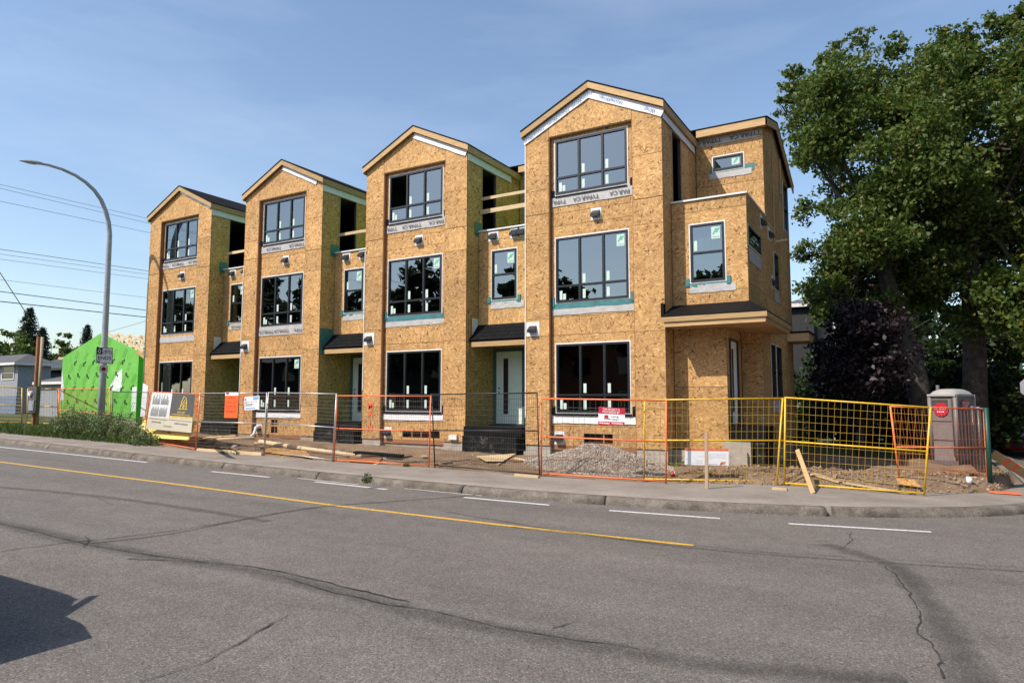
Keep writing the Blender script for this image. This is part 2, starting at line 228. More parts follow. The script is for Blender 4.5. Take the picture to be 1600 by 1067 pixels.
# ------------------------------------------------------------------ mesh building
class MB:
    def __init__(s): s.v = []; s.f = []; s.sm = []
    def quad(s, a, b, c, d): s.poly([a, b, c, d])
    def poly(s, pts, smooth=False):
        n = len(s.v); s.v += [tuple(float(q) for q in p) for p in pts]; s.f.append(tuple(range(n, n+len(pts)))); s.sm.append(smooth)
    def box(s, lo, hi): s.obox(((lo[0]+hi[0])/2, (lo[1]+hi[1])/2, (lo[2]+hi[2])/2), (1, 0, 0), (0, 1, 0), (0, 0, 1), (hi[0]-lo[0])/2, (hi[1]-lo[1])/2, (hi[2]-lo[2])/2); return s
    def obox(s, c, U, V, W, a, b, d):
        c, U, V, W = (np.array(q, float) for q in (c, U, V, W)); n = len(s.v)
        for i, j, k in ((-1, -1, -1), (1, -1, -1), (1, 1, -1), (-1, 1, -1), (-1, -1, 1), (1, -1, 1), (1, 1, 1), (-1, 1, 1)): s.v.append(tuple(c+U*a*i+V*b*j+W*d*k))
        for f in ((0, 3, 2, 1), (4, 5, 6, 7), (0, 1, 5, 4), (1, 2, 6, 5), (2, 3, 7, 6), (3, 0, 4, 7)): s.f.append(tuple(n+q for q in f)); s.sm.append(False)
        return s
    def beam(s, p, q, w, h, up=(0, 0, 1)):
        p, q = np.array(p, float), np.array(q, float); d = q-p; l = np.linalg.norm(d); d /= l; u = np.array(up, float); x = np.cross(d, u)
        if np.linalg.norm(x) < 1e-4: x = np.cross(d, (1, 0, 0))
        x /= np.linalg.norm(x); u = np.cross(x, d); return s.obox((p+q)/2, d, x, u, l/2, w/2, h/2)
    def tube(s, pts, r, seg=8, caps=True, smooth=True):
        pts = [np.array(p, float) for p in pts]; rs = [r]*len(pts) if np.isscalar(r) else r; n0 = len(s.v); px = None
        for i, p in enumerate(pts):
            d = pts[min(i+1, len(pts)-1)]-pts[max(i-1, 0)]; d /= (np.linalg.norm(d)+1e-9)
            if px is None: px = np.cross(d, (0, 0, 1) if abs(d[2]) < .9 else (1, 0, 0))
            else: px = px-d*(px@d)
            px /= (np.linalg.norm(px)+1e-9); py = np.cross(d, px)
            for k in range(seg): a = 2*math.pi*k/seg; s.v.append(tuple(p+(px*math.cos(a)+py*math.sin(a))*rs[i]))
        for i in range(len(pts)-1):
            for k in range(seg): a = n0+i*seg+k; b = n0+i*seg+(k+1) % seg; s.f.append((a, b, b+seg, a+seg)); s.sm.append(smooth)
        if caps: s.f.append(tuple(n0+k for k in reversed(range(seg)))); s.sm.append(False); s.f.append(tuple(n0+(len(pts)-1)*seg+k for k in range(seg))); s.sm.append(False)
        return s
    def prism(s, pts, ext):
        pts = [np.array(p, float) for p in pts]; e = np.array(ext, float); n = len(pts); a = len(s.v)
        nrm = np.zeros(3)
        for i in range(n): nrm += np.cross(pts[i]-pts[0], pts[(i+1) % n]-pts[0])
        if nrm@e > 0: pts = pts[::-1]
        s.v += [tuple(p) for p in pts]+[tuple(p+e) for p in pts]
        s.f.append(tuple(range(a, a+n))); s.f.append(tuple(reversed(range(a+n, a+2*n)))); s.sm += [False, False]
        for i in range(n): j = (i+1) % n; s.f.append((a+i, a+n+i, a+n+j, a+j)); s.sm.append(False)
        return s
    def disc(s, c, U, V, r, seg=20, ry=None, ext=None):
        c, U, V = (np.array(q, float) for q in (c, U, V)); pts = [c+U*r*math.cos(2*math.pi*k/seg)+V*(ry or r)*math.sin(2*math.pi*k/seg) for k in range(seg)]
        if ext is not None: s.prism(pts, ext)
        else: s.poly(pts)
        return s
    def grid(s, P, smooth=True):
        n = len(s.v); h, wd = len(P), len(P[0])
        for row in P: s.v += [tuple(p) for p in row]
        for i in range(h-1):
            for j in range(wd-1): s.f.append((n+i*wd+j, n+i*wd+j+1, n+(i+1)*wd+j+1, n+(i+1)*wd+j)); s.sm.append(smooth)
        return s
    def mesh(s, name, mat, off=(0, 0, 0), uv=True):
        me = bpy.data.meshes.new(name); o = np.array(off, float)
        vs = np.array(s.v, float).reshape(-1, 3)-o; me.from_pydata(vs.tolist(), [], s.f)
        me.polygons.foreach_set('use_smooth', s.sm)
        if mat: me.materials.append(M[mat])
        if uv: boxuv(me, vs)
        me.update(); return me
    def build(s, name, mat, parent=None, off=None, uv=True):
        if off is None: off = base_of(parent)
        o = bpy.data.objects.new(name, s.mesh(name, mat, off, uv)); COL.objects.link(o)
        if parent is not None: o.parent = parent
        return o
def boxuv(me, vs):
    ul = me.uv_layers.new(name='UVMap'); me.update(); uvs = np.zeros((len(me.loops), 2))
    nl = len(me.loops); li = np.zeros(nl, int); me.loops.foreach_get('vertex_index', li)
    npoly = len(me.polygons); nr = np.zeros(npoly*3); me.polygons.foreach_get('normal', nr); nr = np.abs(nr.reshape(-1, 3)); lt = np.zeros(npoly, int); me.polygons.foreach_get('loop_total', lt)
    ax = np.repeat(nr.argmax(1), lt); p = vs[li]
    ext = vs.max(0)-vs.min(0) if len(vs) else (1, 1, 1)
    for a in range(3):
        k = ax == a; ij = [q for q in range(3) if q != a]
        if ext[ij[1]] > ext[ij[0]]*1.0001 and min(ext) < .12: ij = ij[::-1]     # long side of a board along u
        uvs[k, 0] = p[k][:, ij[0]]; uvs[k, 1] = p[k][:, ij[1]]
    ul.data.foreach_set('uv', uvs.ravel())
def base_of(o):
    v = Vector((0, 0, 0))
    while o is not None: v = v+o.location; o = o.parent
    return tuple(v)
def tag(o, label=None, cat=None, group=None, kind=None):
    if label: o['label'] = label
    if cat: o['category'] = cat
    if group: o['group'] = group
    if kind: o['kind'] = kind
    return o
def thing(name, label, cat, loc=(0, 0, 0), group=None):
    o = bpy.data.objects.new(name, None); COL.objects.link(o); o.location = Vector(tuple(float(q) for q in loc)); o.empty_display_size = .2
    return tag(o, label, cat, group)
def one(mb, name, mat, label, cat, loc=(0, 0, 0), group=None, kind=None):
    o = mb.build(name, mat, None, loc); o.location = Vector(tuple(float(q) for q in loc)); return tag(o, label, cat, group, kind)
def struct(mb, name, mat, parent=None):
    o = mb.build(name, mat, parent); 
    if parent is None: o['kind'] = 'structure'
    return o
FONT = {}
def text(parent, name, s, size, O, U, V, mat, align='CENTER', lift=.004, wide=1.0):
    O, U, V = (np.array(q, float) for q in (O, U, V)); U /= np.linalg.norm(U); V /= np.linalg.norm(V); N = np.cross(U, V)
    key = (s, align)
    if key not in FONT:
        c = bpy.data.curves.new('text', 'FONT'); c.body = s; c.align_x = align; c.align_y = 'CENTER'; c.resolution_u = 2; c.offset = .012
        t = bpy.data.objects.new('text', c); COL.objects.link(t); bpy.context.view_layer.update()
        me = bpy.data.meshes.new_from_object(t.evaluated_get(bpy.context.evaluated_depsgraph_get()))
        FONT[key] = (np.array([v.co[:] for v in me.vertices]), [tuple(p.vertices) for p in me.polygons]); bpy.data.objects.remove(t); bpy.data.curves.remove(c); bpy.data.meshes.remove(me)
    vs, fs = FONT[key]; m = MB(); m.v = [tuple(O+U*v[0]*size*wide+V*v[1]*size+N*lift) for v in vs]; m.f = list(fs); m.sm = [False]*len(fs)
    return m.build(name, mat, parent)
def strokes(parent, name, mat, rows):                       # print too small to read: rows of short flat dashes; rows = (O, U, V, length, height, n)
    m = MB()
    for O, U, V, ln, h, n in rows:
        O, U, V = (np.array(q, float) for q in (O, U, V)); x = 0
        for k in range(n):
            wd = ln/n*random.uniform(.5, .85); p = O+U*x; m.quad(p, p+U*wd, p+U*wd+V*h, p+V*h); x += ln/n
    return tag(m.build(name, mat, parent), kind='stuff')
def clip(poly, planes):
    for a, b, c in planes:                                   # keep a*u+b*v<=c
        out = []
        for i in range(len(poly)):
            p, q = poly[i], poly[(i+1) % len(poly)]; dp = a*p[0]+b*p[1]-c; dq = a*q[0]+b*q[1]-c
            if dp <= 1e-9: out.append(p)
            if (dp < -1e-9 and dq > 1e-9) or (dp > 1e-9 and dq < -1e-9): t = dp/(dp-dq); out.append((p[0]+(q[0]-p[0])*t, p[1]+(q[1]-p[1])*t))
        poly = out
        if len(poly) < 3: return []
    return poly
def slab(parent, name, mat, O, U, V, N, rect, openings, planes, thick, gap=0):
    O, U, V, N = (np.array(q, float) for q in (O, U, V, N)); u0, u1, v0, v1 = rect; u0 += gap; u1 -= gap; v0 += gap; v1 -= gap
    us = sorted({u0, u1, *[q for o in openings for q in o[:2] if u0 < q < u1]}); vs = sorted({v0, v1, *[q for o in openings for q in o[2:] if v0 < q < v1]})
    bm = bmesh.new(); cache = {}
    def vert(p):
        k = (round(p[0], 5), round(p[1], 5))
        if k not in cache: cache[k] = bm.verts.new(tuple(O+U*p[0]+V*p[1]))
        return cache[k]
    for i in range(len(us)-1):
        for j in range(len(vs)-1):
            cu, cv = (us[i]+us[i+1])/2, (vs[j]+vs[j+1])/2
            if any(o[0] < cu < o[1] and o[2] < cv < o[3] for o in openings): continue
            pl = clip([(us[i], vs[j]), (us[i+1], vs[j]), (us[i+1], vs[j+1]), (us[i], vs[j+1])], planes)
            ks = []
            for p in pl:
                v = vert(p)
                if v not in ks: ks.append(v)
            if len(ks) >= 3:
                try: bm.faces.new(ks)
                except ValueError: pass
    if not bm.faces: bm.free(); return None
    fs = list(bm.faces); ed = [e for e in bm.edges if len(e.link_faces) == 1]
    bm.verts.ensure_lookup_table(); back = {v: bm.verts.new(tuple(np.array(v.co)-N*thick)) for v in list(bm.verts)}
    for f in fs: bm.faces.new([back[v] for v in reversed(f.verts)])
    for e in ed: a, b = e.verts; bm.faces.new((a, b, back[b], back[a]))
    bmesh.ops.recalc_face_normals(bm, faces=bm.faces[:])
    off = np.array(base_of(parent)); me = bpy.data.meshes.new(name)
    for v in bm.verts: v.co = Vector(tuple(np.array(v.co)-off))
    bm.to_mesh(me); bm.free(); me.materials.append(M[mat]); vsn = np.array([v.co[:] for v in me.vertices]); boxuv(me, vsn)
    o = bpy.data.objects.new(name, me); COL.objects.link(o); o.parent = parent; return o
def wall(parent, O, U, V, N, rect, openings=(), planes=(), uj=(), vj=(), mat='osb', thick=.011, frame=.09):
    # sheathing boards with real joints on a framed wall
    O = np.array(O, float); N = np.array(N, float); uu = [rect[0], *[q for q in uj if rect[0] < q < rect[1]], rect[1]]; vv = [rect[2], *[q for q in vj if rect[2] < q < rect[3]], rect[3]]
    for i in range(len(uu)-1):
        for j in range(len(vv)-1):
            slab(parent, 'osb_panel', mat, O+N*random.uniform(0, .002), U, V, N, (uu[i], uu[i+1], vv[j], vv[j+1]), openings, planes, thick, .005)
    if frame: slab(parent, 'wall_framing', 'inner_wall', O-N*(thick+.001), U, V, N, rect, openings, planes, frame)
def window(parent, name, O, U, V, N, rect, cols=(), row=None, open_pane=False, tabs=True, sticker=None, depth=.03, flange=.035, film=None):
    O, U, V, N = (np.array(q, float) for q in (O, U, V, N)); u0, u1, v0, v1 = rect
    P = lambda u, v, n=0: O+U*u+V*v+N*n
    def bar(m, a0, a1, b0, b1, n0, n1): m.obox(P((a0+a1)/2, (b0+b1)/2, (n0+n1)/2), U, V, N, (a1-a0)/2, (b1-b0)/2, (n1-n0)/2)
    t = .052; m = MB(); bar(m, u0, u0+t, v0, v1, -.06, depth); bar(m, u1-t, u1, v0, v1, -.06, depth); bar(m, u0+t, u1-t, v0, v0+t, -.06, depth); bar(m, u0+t, u1-t, v1-t, v1, -.06, depth)
    W = m.build(name, 'frame_black', parent)
    cs = [u0+t, *[u0+(u1-u0)*c for c in cols], u1-t]; h = .030
    m = MB()
    for c in cs[1:-1]: bar(m, c-h, c+h, v0+t, v1-t, -.055, depth-.004)
    rv = v0+(v1-v0)*row if row else None
    if rv:
        for i in range(len(cs)-1): bar(m, cs[i]+(h if i else 0), cs[i+1]-(h if i < len(cs)-2 else 0), rv-.027, rv+.027, -.055, depth-.002)
    if m.v: m.build('mullion', 'frame_black', W)
    m = MB(); f = flange
    for a in ((u0-f, u0, v0-f, v1+f), (u1, u1+f, v0-f, v1+f), (u0, u1, v0-f, v0), (u0, u1, v1, v1+f)): bar(m, *a, .0, .010)
    m.build('nail_flange', 'flange_white', W)
    rows = [(v0+t, v1-t)] if not rv else [(v0+t, rv-.027), (rv+.027, v1-t)]
    for i in range(len(cs)-1):
        for j, (b0, b1) in enumerate(rows):
            a0 = cs[i]+(h if i else 0); a1 = cs[i+1]-(h if i < len(cs)-2 else 0)
            if not (open_pane and i == 0 and j == len(rows)-1):
                m = MB(); bar(m, a0, a1, b0, b1, -.02, -.014); m.build('pane', 'glass', W)
            if tabs:
                sx = .085; sy = .25; m = MB()
                x = a0+.05 if (j == 0 or i) else a0+.05
                if not (j == 1 and i == 0): bar(m, x, x+sx, b0+.03, b0+.03+sy, -.012, -.009)
                if j == 0 and i == 0: bar(m, x+sx+.02, x+2*sx+.02, b0+.03, b0+.03+sy*.65, -.012, -.009)
                if m.v: m.build('sticker', 'sticker_pale', W)
    if sticker:
        sx, sy = sticker; a1 = cs[-1]; b1 = rows[-1][1]; m = MB(); bar(m, a1-.27, a1-.05, b1-.36, b1-.04, -.012, -.009); s = m.build('sticker', 'sticker_pale', W); tag(s, 'square pale sticker with green emblem')
        m = MB(); m.obox(P(a1-.185, b1-.17, -.0065), U*.5+V*.86, V*.5-U*.86, N, .09, .022, .002); m.obox(P(a1-.115, b1-.15, -.0065), U*.5+V*.86, V*.5-U*.86, N, .07, .022, .002); m.obox(P(a1-.15, b1-.31, -.0065), U, V, N, .08, .010, .002); m.build('lettering', 'sticker_green', W)
    return W
def flap(parent, name, mat, O, U, V, N, u0, u1, v0, v1, wav=.005, seg=22, ragged=.012, lift=.008):
    # a loose strip of membrane, slightly buckled, a few mm off the wall
    O, U, V, N = (np.array(q, float) for q in (O, U, V, N)); rows = []
    ph = random.uniform(0, 9)
    for j in range(4):
        row = []
        for i in range(seg+1):
            s = i/seg; tt = j/3; u = u0+(u1-u0)*s; v = v1+(v0-v1)*tt+(ragged*(mnoise.noise((s*5+ph, tt, 3))) if j == 3 else 0)
            n = lift+tt*wav*(1+mnoise.noise((s*6+ph, tt*2, 1)))
            row.append(O+U*u+V*v+N*n)
        rows.append(row)
    m = MB(); m.grid(rows, False); o = m.build(name, mat, parent); md = o.modifiers.new('thickness', 'SOLIDIFY'); md.thickness = .003; return o

# ------------------------------------------------------------------ land, street, pavement
RO = -.14                                                   # road below pavement
KERB = [(-130, -4.4), (-60, -4.4), (-30, -4.45), (-19.5, -4.6), (-8.8, -5.1), (-2.5, -5.18), (0, -5.12), (2.5, -4.98), (5, -4.58), (6.8, -4.05), (8.1, -3.5), (9.2, -2.85), (10.4, -1.85), (11.3, -.6), (11.95, 1.2), (12.2, 4), (12.2, 9), (12.2, 130)]
BACK = [(-130, -2.9), (-60, -2.9), (-30, -2.95), (-19.8, -3.0), (-14, -3.05), (-9.7, -3.3), (-4, -3.1), (-1.3, -2.75), (1.9, -2.62), (4.3, -2.1), (6.8, -.95), (8.2, -.72), (9.4, -.35), (10.6, .5), (11.2, 2.2), (11.45, 5), (11.5, 9), (11.5, 130)]
def resample(pl, step):
    out = []
    for (a, b) in zip(pl[:-1], pl[1:]):
        n = max(1, int(math.hypot(b[0]-a[0], b[1]-a[1])/step)); n = min(n, 60)
        out += [(a[0]+(b[0]-a[0])*i/n, a[1]+(b[1]-a[1])*i/n) for i in range(n)]
    return out+[pl[-1]]
def catmull(pl, n=6):
    P = [np.array(p) for p in pl]; out = []
    for i in range(len(P)-1):
        p0, p1, p2, p3 = P[max(i-1, 0)], P[i], P[i+1], P[min(i+2, len(P)-1)]
        if np.linalg.norm(p2-p1) > 12 or i < 3: out.append(tuple(p1)); continue
        for k in range(n):
            t = k/n; out.append(tuple(.5*((2*p1)+(-p0+p2)*t+(2*p0-5*p1+4*p2-p3)*t*t+(-p0+3*p1-3*p2+p3)*t**3)))
    return out+[pl[-1]]
KC, BC = catmull(KERB), catmull(BACK)
def back_y(x):
    for a, b in zip(BC[:-1], BC[1:]):
        if a[0] <= x <= b[0] and b[0] > a[0]: return a[1]+(b[1]-a[1])*(x-a[0])/(b[0]-a[0])
    return 1.0
m = MB(); m.grid([[(x, y, -1.9) for x in (-700, 0, 700)] for y in (-700, 0, 700)]); struct(m, 'terrain', 'soil_grass')
xs = [-130, -90, -60, -45, -30, -20, -10, -5, 0, 4, 8, 12, 20, 30, 60, 110]
m = MB(); m.grid([[(x, y, S(x)+RO) for x in xs] for y in (-24, -14, -7.5, -3, 2, 10, 30, 130)]); struct(m, 'road', 'asphalt')
m = MB(); m.grid([[(x, y, S(x)-.03) for x in xs] for y in (-150, -60, -24)]); struct(m, 'far_verge', 'soil_grass')
bx = [p for p in resample(BC, 3)]
m = MB(); rows = []
for x, y in bx:
    if y > 7: continue
    rows.append([(x, y+(140-y)*t, S(x)-.012) for t in (0, .02, .06, .2, 1)])
m.grid(rows); struct(m, 'ground', 'soil_grass')
m = MB(); m.grid([[(x, y, S(x)-.03) for x in (21, 30, 60, 110)] for y in (-1, 10, 130)]); struct(m, 'corner_verge', 'soil_grass')
# pavement slab between kerb and lot
def interp_pl(pl, n):
    P = np.array(pl); d = np.r_[0, np.cumsum(np.hypot(*(P[1:]-P[:-1]).T))]; t = np.linspace(0, d[-1], n); return np.c_[np.interp(t, d, P[:, 0]), np.interp(t, d, P[:, 1])]
m = MB(); rows = []
def split_at(pl, x): 
    i = next(i for i, p in enumerate(pl) if p[0] >= x); return pl[:i], pl[i:]
k1, k2 = split_at(KC, 6.5); b1, b2 = split_at(BC, 6.5); k2 = [k1[-1]]+[p for p in k2 if p[1] < 40]+[(12.2, 40)]; b2 = [b1[-1]]+[p for p in b2 if p[1] < 40]+[(11.5, 40)]
pairs = []
for x in np.arange(-60, min(k1[-1][0], b1[-1][0]), .8):
    pairs.append(((x, np.interp(x, [p[0] for p in k1], [p[1] for p in k1])), (x, np.interp(x, [p[0] for p in b1], [p[1] for p in b1]))))
ka, ba = interp_pl(k2, 90), interp_pl(b2, 90); pairs += [(tuple(p), tuple(q)) for p, q in zip(ka, ba)]
for (kx, ky), (bxx, byy) in pairs:
    dx, dy = bxx-kx, byy-ky; ln = math.hypot(dx, dy); rows.append([(kx+dx*t, ky+dy*t, S(kx)-(.25 if i == 0 else .0)+.003*mnoise.noise((kx, t*3, 0))) for i, t in enumerate((.17/ln, .171/ln, .3, .6, 1+.12/ln))])
m.grid(rows); walk = struct(m, 'sidewalk', 'sidewalk')
# kerb stones, chipped along the arris
kp = resample(KC, .11); seg = []; segs = []; L0 = 0; nextcut = random.uniform(2.5, 5)
kp = [p for p in kp if -48 < p[0] and p[1] < 14]
kf = []
for a, b in zip(kp[:-1], kp[1:]):
    n = max(1, int(math.hypot(b[0]-a[0], b[1]-a[1])/.10)); kf += [(a[0]+(b[0]-a[0])*i/n, a[1]+(b[1]-a[1])*i/n) for i in range(n)]
cuts = [-29.3, -24.6, -20.1, -15.4, -10.2, -5.9, -2.6, 1.45, 4.45, 8.1]
for i, p in enumerate(kf):
    seg.append(p)
    if i+1 < len(kf) and any((p[0]-c)*(kf[i+1][0]-c) <= 0 and p[1] < 0 for c in cuts): segs.append(seg); seg = [p]
segs.append(seg)
for sg in segs:
    if len(sg) < 3: continue
    m = MB(); rows = []
    for i, (x, y) in enumerate(sg):
        a, b = sg[max(0, i-1)], sg[min(len(sg)-1, i+1)]; t = np.array([b[0]-a[0], b[1]-a[1]]); t /= np.linalg.norm(t); nrm = np.array([t[1], -t[0]])   # towards the road
        if i == 0: x, y = x+t[0]*.012, y+t[1]*.012
        if i == len(sg)-1: x, y = x-t[0]*.012, y-t[1]*.012
        ch = max(0, mnoise.noise((x*1.3, y*1.3, 5))*1.6)*.05+max(0, mnoise.noise((x*6, y*6, 9)))*.03
        if x > 3: ch *= 1.8
        z = S(x); q = lambda n, zz: (x+nrm[0]*n, y+nrm[1]*n, z+zz)
        rough = .018*mnoise.noise((x*9, y*9, 2))+.012*mnoise.noise((x*19, y*19, 6)); dip = .04*max(0, mnoise.noise((x*.35, y*.35, 4)))
        rows.append([q(.05, -.17), q(.04+rough, -.10-dip*.3), q(.025-ch*.5+rough*1.5, -.05-dip-ch*.4), q(-.02-ch, -.004-dip*.8), q(-.10-ch, .004), q(-.2, .003), q(-.2, -.1)])
    m.grid(rows); m.f += [tuple(range(len(m.v)-7, len(m.v)))]; m.sm.append(False); m.f += [tuple(reversed(range(7)))]; m.sm.append(False)
    m.build('kerb_stone', 'kerb', walk)
# painted lines
def ribbon(pts, wd, off, jit=0):
    m = MB(); rows = []; 
    for i, p in enumerate(pts):
        a, b = np.array(pts[max(0, i-1)][:2]), np.array(pts[min(len(pts)-1, i+1)][:2]); t = (b-a)/(np.linalg.norm(b-a)+1e-9); n = np.array([-t[1], t[0]]); ww = (wd if np.isscalar(wd) else wd[i])*(1+jit*mnoise.noise((p[0]*2.2, p[1]*2.2, 7)))
        rows.append([(p[0]+n[0]*ww*s, p[1]+n[1]*ww*s, S(p[0])+RO+off) for s in (-.5, 0, .5)])
    m.grid(rows); return m
def ruv(o, n):                                               # v runs across the ribbon
    me = o.data; ul = me.uv_layers.active.data; k = 3
    for l in me.loops: vi = l.vertex_index; ul[l.index].uv = ((vi//k)/10, (vi % k)/2)
def onR(px, py): return onS(px, py, RO)
yl = [(-60, -7.55), (-30, -7.62), (-12, -7.68), (-3.8, -7.62), (0.3, -7.68), (4, -7.52), (6.72, -7.28)]
tag(struct(ribbon(resample(yl, .5), .115, .004), 'yellow_centre_line', 'paint_line_yellow'))
def dash(p, q, w=.11):
    A, B = onR(*p), onR(*q); n = max(2, int(np.linalg.norm(B-A)/.4)); struct(ribbon([tuple(A+(B-A)*i/n) for i in range(n+1)], w, .004), 'white_lane_line', 'paint_line_white')
struct(ribbon(resample([(-60, -5.5), (-17, -5.45), (-8.95, -5.38)], .5), .11, .004), 'white_lane_line', 'paint_line_white')
for p, q in (((330, 736.5), (421, 745.5)), ((492, 752.5), (604, 764.5)), ((725, 777), (858, 789)), ((952, 797.5), (1125, 810)), ((1232, 818), (1455, 831))): dash(p, q)
for p, q in (((465, 747), (560, 757)), ((632, 763), (752, 774.5))): dash(p, q, .05)
# worn tar and stain bands, cracks
def pixpath(pts, n=7):
    P = [tuple(onR(*p)[:2]) for p in pts]; P = [np.array(p) for p in P]; out = []
    for i in range(len(P)-1):
        p0, p1, p2, p3 = P[max(i-1, 0)], P[i], P[i+1], P[min(i+2, len(P)-1)]
        for k in range(n): t = k/n; out.append(tuple(.5*((2*p1)+(-p0+p2)*t+(2*p0-5*p1+4*p2-p3)*t*t+(-p0+3*p1-3*p2+p3)*t**3)))
    return out+[tuple(P[-1])]
def stain(pts, wd, mat='asphalt_stain', off=.004, name='asphalt_stain'):
    pp = pixpath(pts, 10); o = struct(ribbon(pp, wd, off, .35), name, mat); ruv(o, len(pp)); return o
stain([(-120, 800), (0, 818), (110, 843), (240, 868), (400, 893), (540, 927), (680, 963), (820, 990), (950, 1013), (1100, 1038), (1250, 1052), (1420, 1066)], .44)
stain([(130, 850), (260, 835), (400, 808), (508, 791), (700, 777), (800, 768)], .16, off=.0055)
stain([(1290, 850), (1395, 885), (1440, 930), (1480, 985), (1510, 1040), (1540, 1100)], .42, off=.0055)
stain([(-60, 756), (150, 775), (330, 800), (420, 815)], .30, off=.007); stain([(700, 800), (900, 833), (1100, 858), (1320, 875), (1600, 893)], .12, off=.007)
def crack(pts, wd, mat='tar', amp=.04, name='road_crack', off=.009):
    pp = pixpath(pts, 9); q = []
    for i, (x, y) in enumerate(pp): q.append((x+amp*mnoise.noise((x*3.1, y*3.1, 1))+amp*.5*mnoise.noise((x*11, y*11, 3)), y+amp*mnoise.noise((x*3.1, y*3.1, 8))+amp*.5*mnoise.noise((x*11, y*11, 6))))
    ws = [wd*1.15*(.3+.75*abs(mnoise.noise((x*4, y*4, 12)))*2) for x, y in q]; return struct(ribbon(q, ws, off), name, mat)
crack([(0, 862), (90, 850), (200, 838), (320, 822), (430, 803), (508, 791)], .028); crack([(508, 791), (600, 785), (710, 777), (790, 768)], .016)
crack([(-20, 813), (60, 832), (140, 852), (240, 868), (330, 880)], .02); crack([(200, 873), (330, 880), (420, 890), (560, 923), (640, 940)], .022, off=.010); crack([(430, 900), (560, 935), (700, 960), (800, 985), (1000, 1015)], .018)
crack([(215, 1067), (300, 1040), (370, 1008), (410, 983), (450, 962)], .014); crack([(520, 745), (620, 760), (760, 785), (900, 800)], .01); crack([(800, 823), (900, 833), (1020, 847), (1180, 862), (1320, 870), (1600, 887)], .012)
crack([(862, 983), (885, 976), (893, 970)], .012); crack([(100, 775), (150, 778), (175, 790)], .012); crack([(1310, 858), (1325, 850), (1330, 832), (1312, 825)], .014); crack([(133, 838), (137, 845), (132, 855)], .02)
o = stain([(1382, 885), (1405, 905), (1425, 935), (1440, 965), (1436, 990), (1452, 1005), (1465, 1030), (1474, 1060)], .085, 'crack_pale', .008, 'road_crack')
crack([(1382, 885), (1405, 905), (1425, 935), (1440, 965), (1432, 990), (1452, 1005), (1465, 1030), (1474, 1060)], .02, off=.012)
# a little grit and a weed line along the kerb foot come further down

# ------------------------------------------------------------------ the dirt lot in front of the townhouses
def sst(a, b, x): t = min(1, max(0, (x-a)/(b-a))); return t*t*(3-2*t)
def dirt_z(x, y):
    by = back_y(x); d = y-by; left = 1-sst(3.5, 6, x)
    z = S(x)-.03+.05*sst(0, .5, d)+left*.20*sst(.3, 2.4, d)+(1-left)*(.22*sst(.1, .9, d)*(1-.8*sst(1.6, 3.6, d)))
    z += .035*mnoise.noise((x*1.1, y*1.1, 0))*sst(0, .8, d)+.022*mnoise.noise((x*3.7, y*3.7, 4))*sst(.1, .6, d)
    z += (1-left)*.07*mnoise.noise((x*2.3, y*2.3, 9))*sst(.1, .8, d)
    gx, gy = x-2.45, y+.75; r = math.hypot(gx/1.75, gy/1.05)                       # under the gravel heap
    if r < 1.15: z += .50*max(0, 1-r)**.9+.03*mnoise.noise((x*4, y*4, 1))*(r < 1)
    return z-.30*sst(11.25, 11.5, x)
m = MB(); xs2 = np.arange(-18.6, 11.51, .16); rows = []
for x in xs2:
    by = back_y(x)-.1; rows.append([(x, by+t, dirt_z(x, by+t)) for t in (0, .1, .2, .3, .4, .55, .7, .85, 1, 1.15, 1.3, 1.45, 1.6, 1.8, 2, 2.2, 2.4, 2.7, 3, 3.3, 3.7, 4.2, 5, 6.5, 9)])
m.grid(rows); struct(m, 'dirt_lot', 'dirt')
def rocks(n, place, smin, smax):                             # faceted stones, one mesh
    oct_ = np.array([(1, 0, 0), (-1, 0, 0), (0, 1, 0), (0, -1, 0), (0, 0, 1), (0, 0, -1)], float); F = [(0, 2, 4), (2, 1, 4), (1, 3, 4), (3, 0, 4), (2, 0, 5), (1, 2, 5), (3, 1, 5), (0, 3, 5)]
    vs = []; fs = []
    for i in range(n):
        p = place()
        if p is None: continue
        s = smin*(smax/smin)**(rng.random()**1.8); a = rng.normal(size=(3, 3)); q, _ = np.linalg.qr(a); vv = (oct_*rng.uniform(.65, 1.25, (6, 1))*np.array([s, s*.8, s*.6]))@q+np.array(p); k = len(vs); vs += vv.tolist(); fs += [tuple(c+k for c in f) for f in F]
    m = MB(); m.v = vs; m.f = fs; m.sm = [False]*len(fs); return m
def pile_pt():
    a = rng.uniform(0, 2*math.pi); r = math.sqrt(rng.random())*1.12; x = 2.45+1.75*r*math.cos(a); y = -.75+1.05*r*math.sin(a); return (x, y, dirt_z(x, y)+.008) if y < -.03 else None
one(rocks(15000, pile_pt, .011, .034), 'gravel_pile', 'gravel', 'heap of pale crushed gravel under the ground floor window of the right townhouse', 'gravel', kind='stuff')
def scat(x0, x1, d0, d1, ymax):
    def f():
        x = rng.uniform(x0, x1); y = back_y(x)+d0+(d1-d0)*rng.random()
        return (x, y, dirt_z(x, y)+.004) if y < ymax else None
    return f
mm = rocks(2600, scat(4.8, 11.2, .05, 2.3, 9), .012, .075); m2 = rocks(2200, scat(-18, 4.8, .0, 2.9, -.02), .006, .03); k = len(mm.v); mm.v += m2.v; mm.f += [tuple(i+k for i in f) for f in m2.f]; mm.sm += m2.sm
one(mm, 'dirt_clods', 'clods', 'loose brown clods and stones scattered over the dug up lot', 'clods', kind='stuff')
def grit():
    i = rng.integers(0, len(kf)-1); x, y = kf[i]; return (x+rng.normal(0, .03), y-abs(rng.normal(.1, .12)), S(x)+RO+.004) if -30 < x < 10.5 else None
one(rocks(1300, grit, .004, .016), 'gutter_grit', 'gravel', 'grit and small stones lying in the gutter along the kerb', 'grit', kind='stuff')

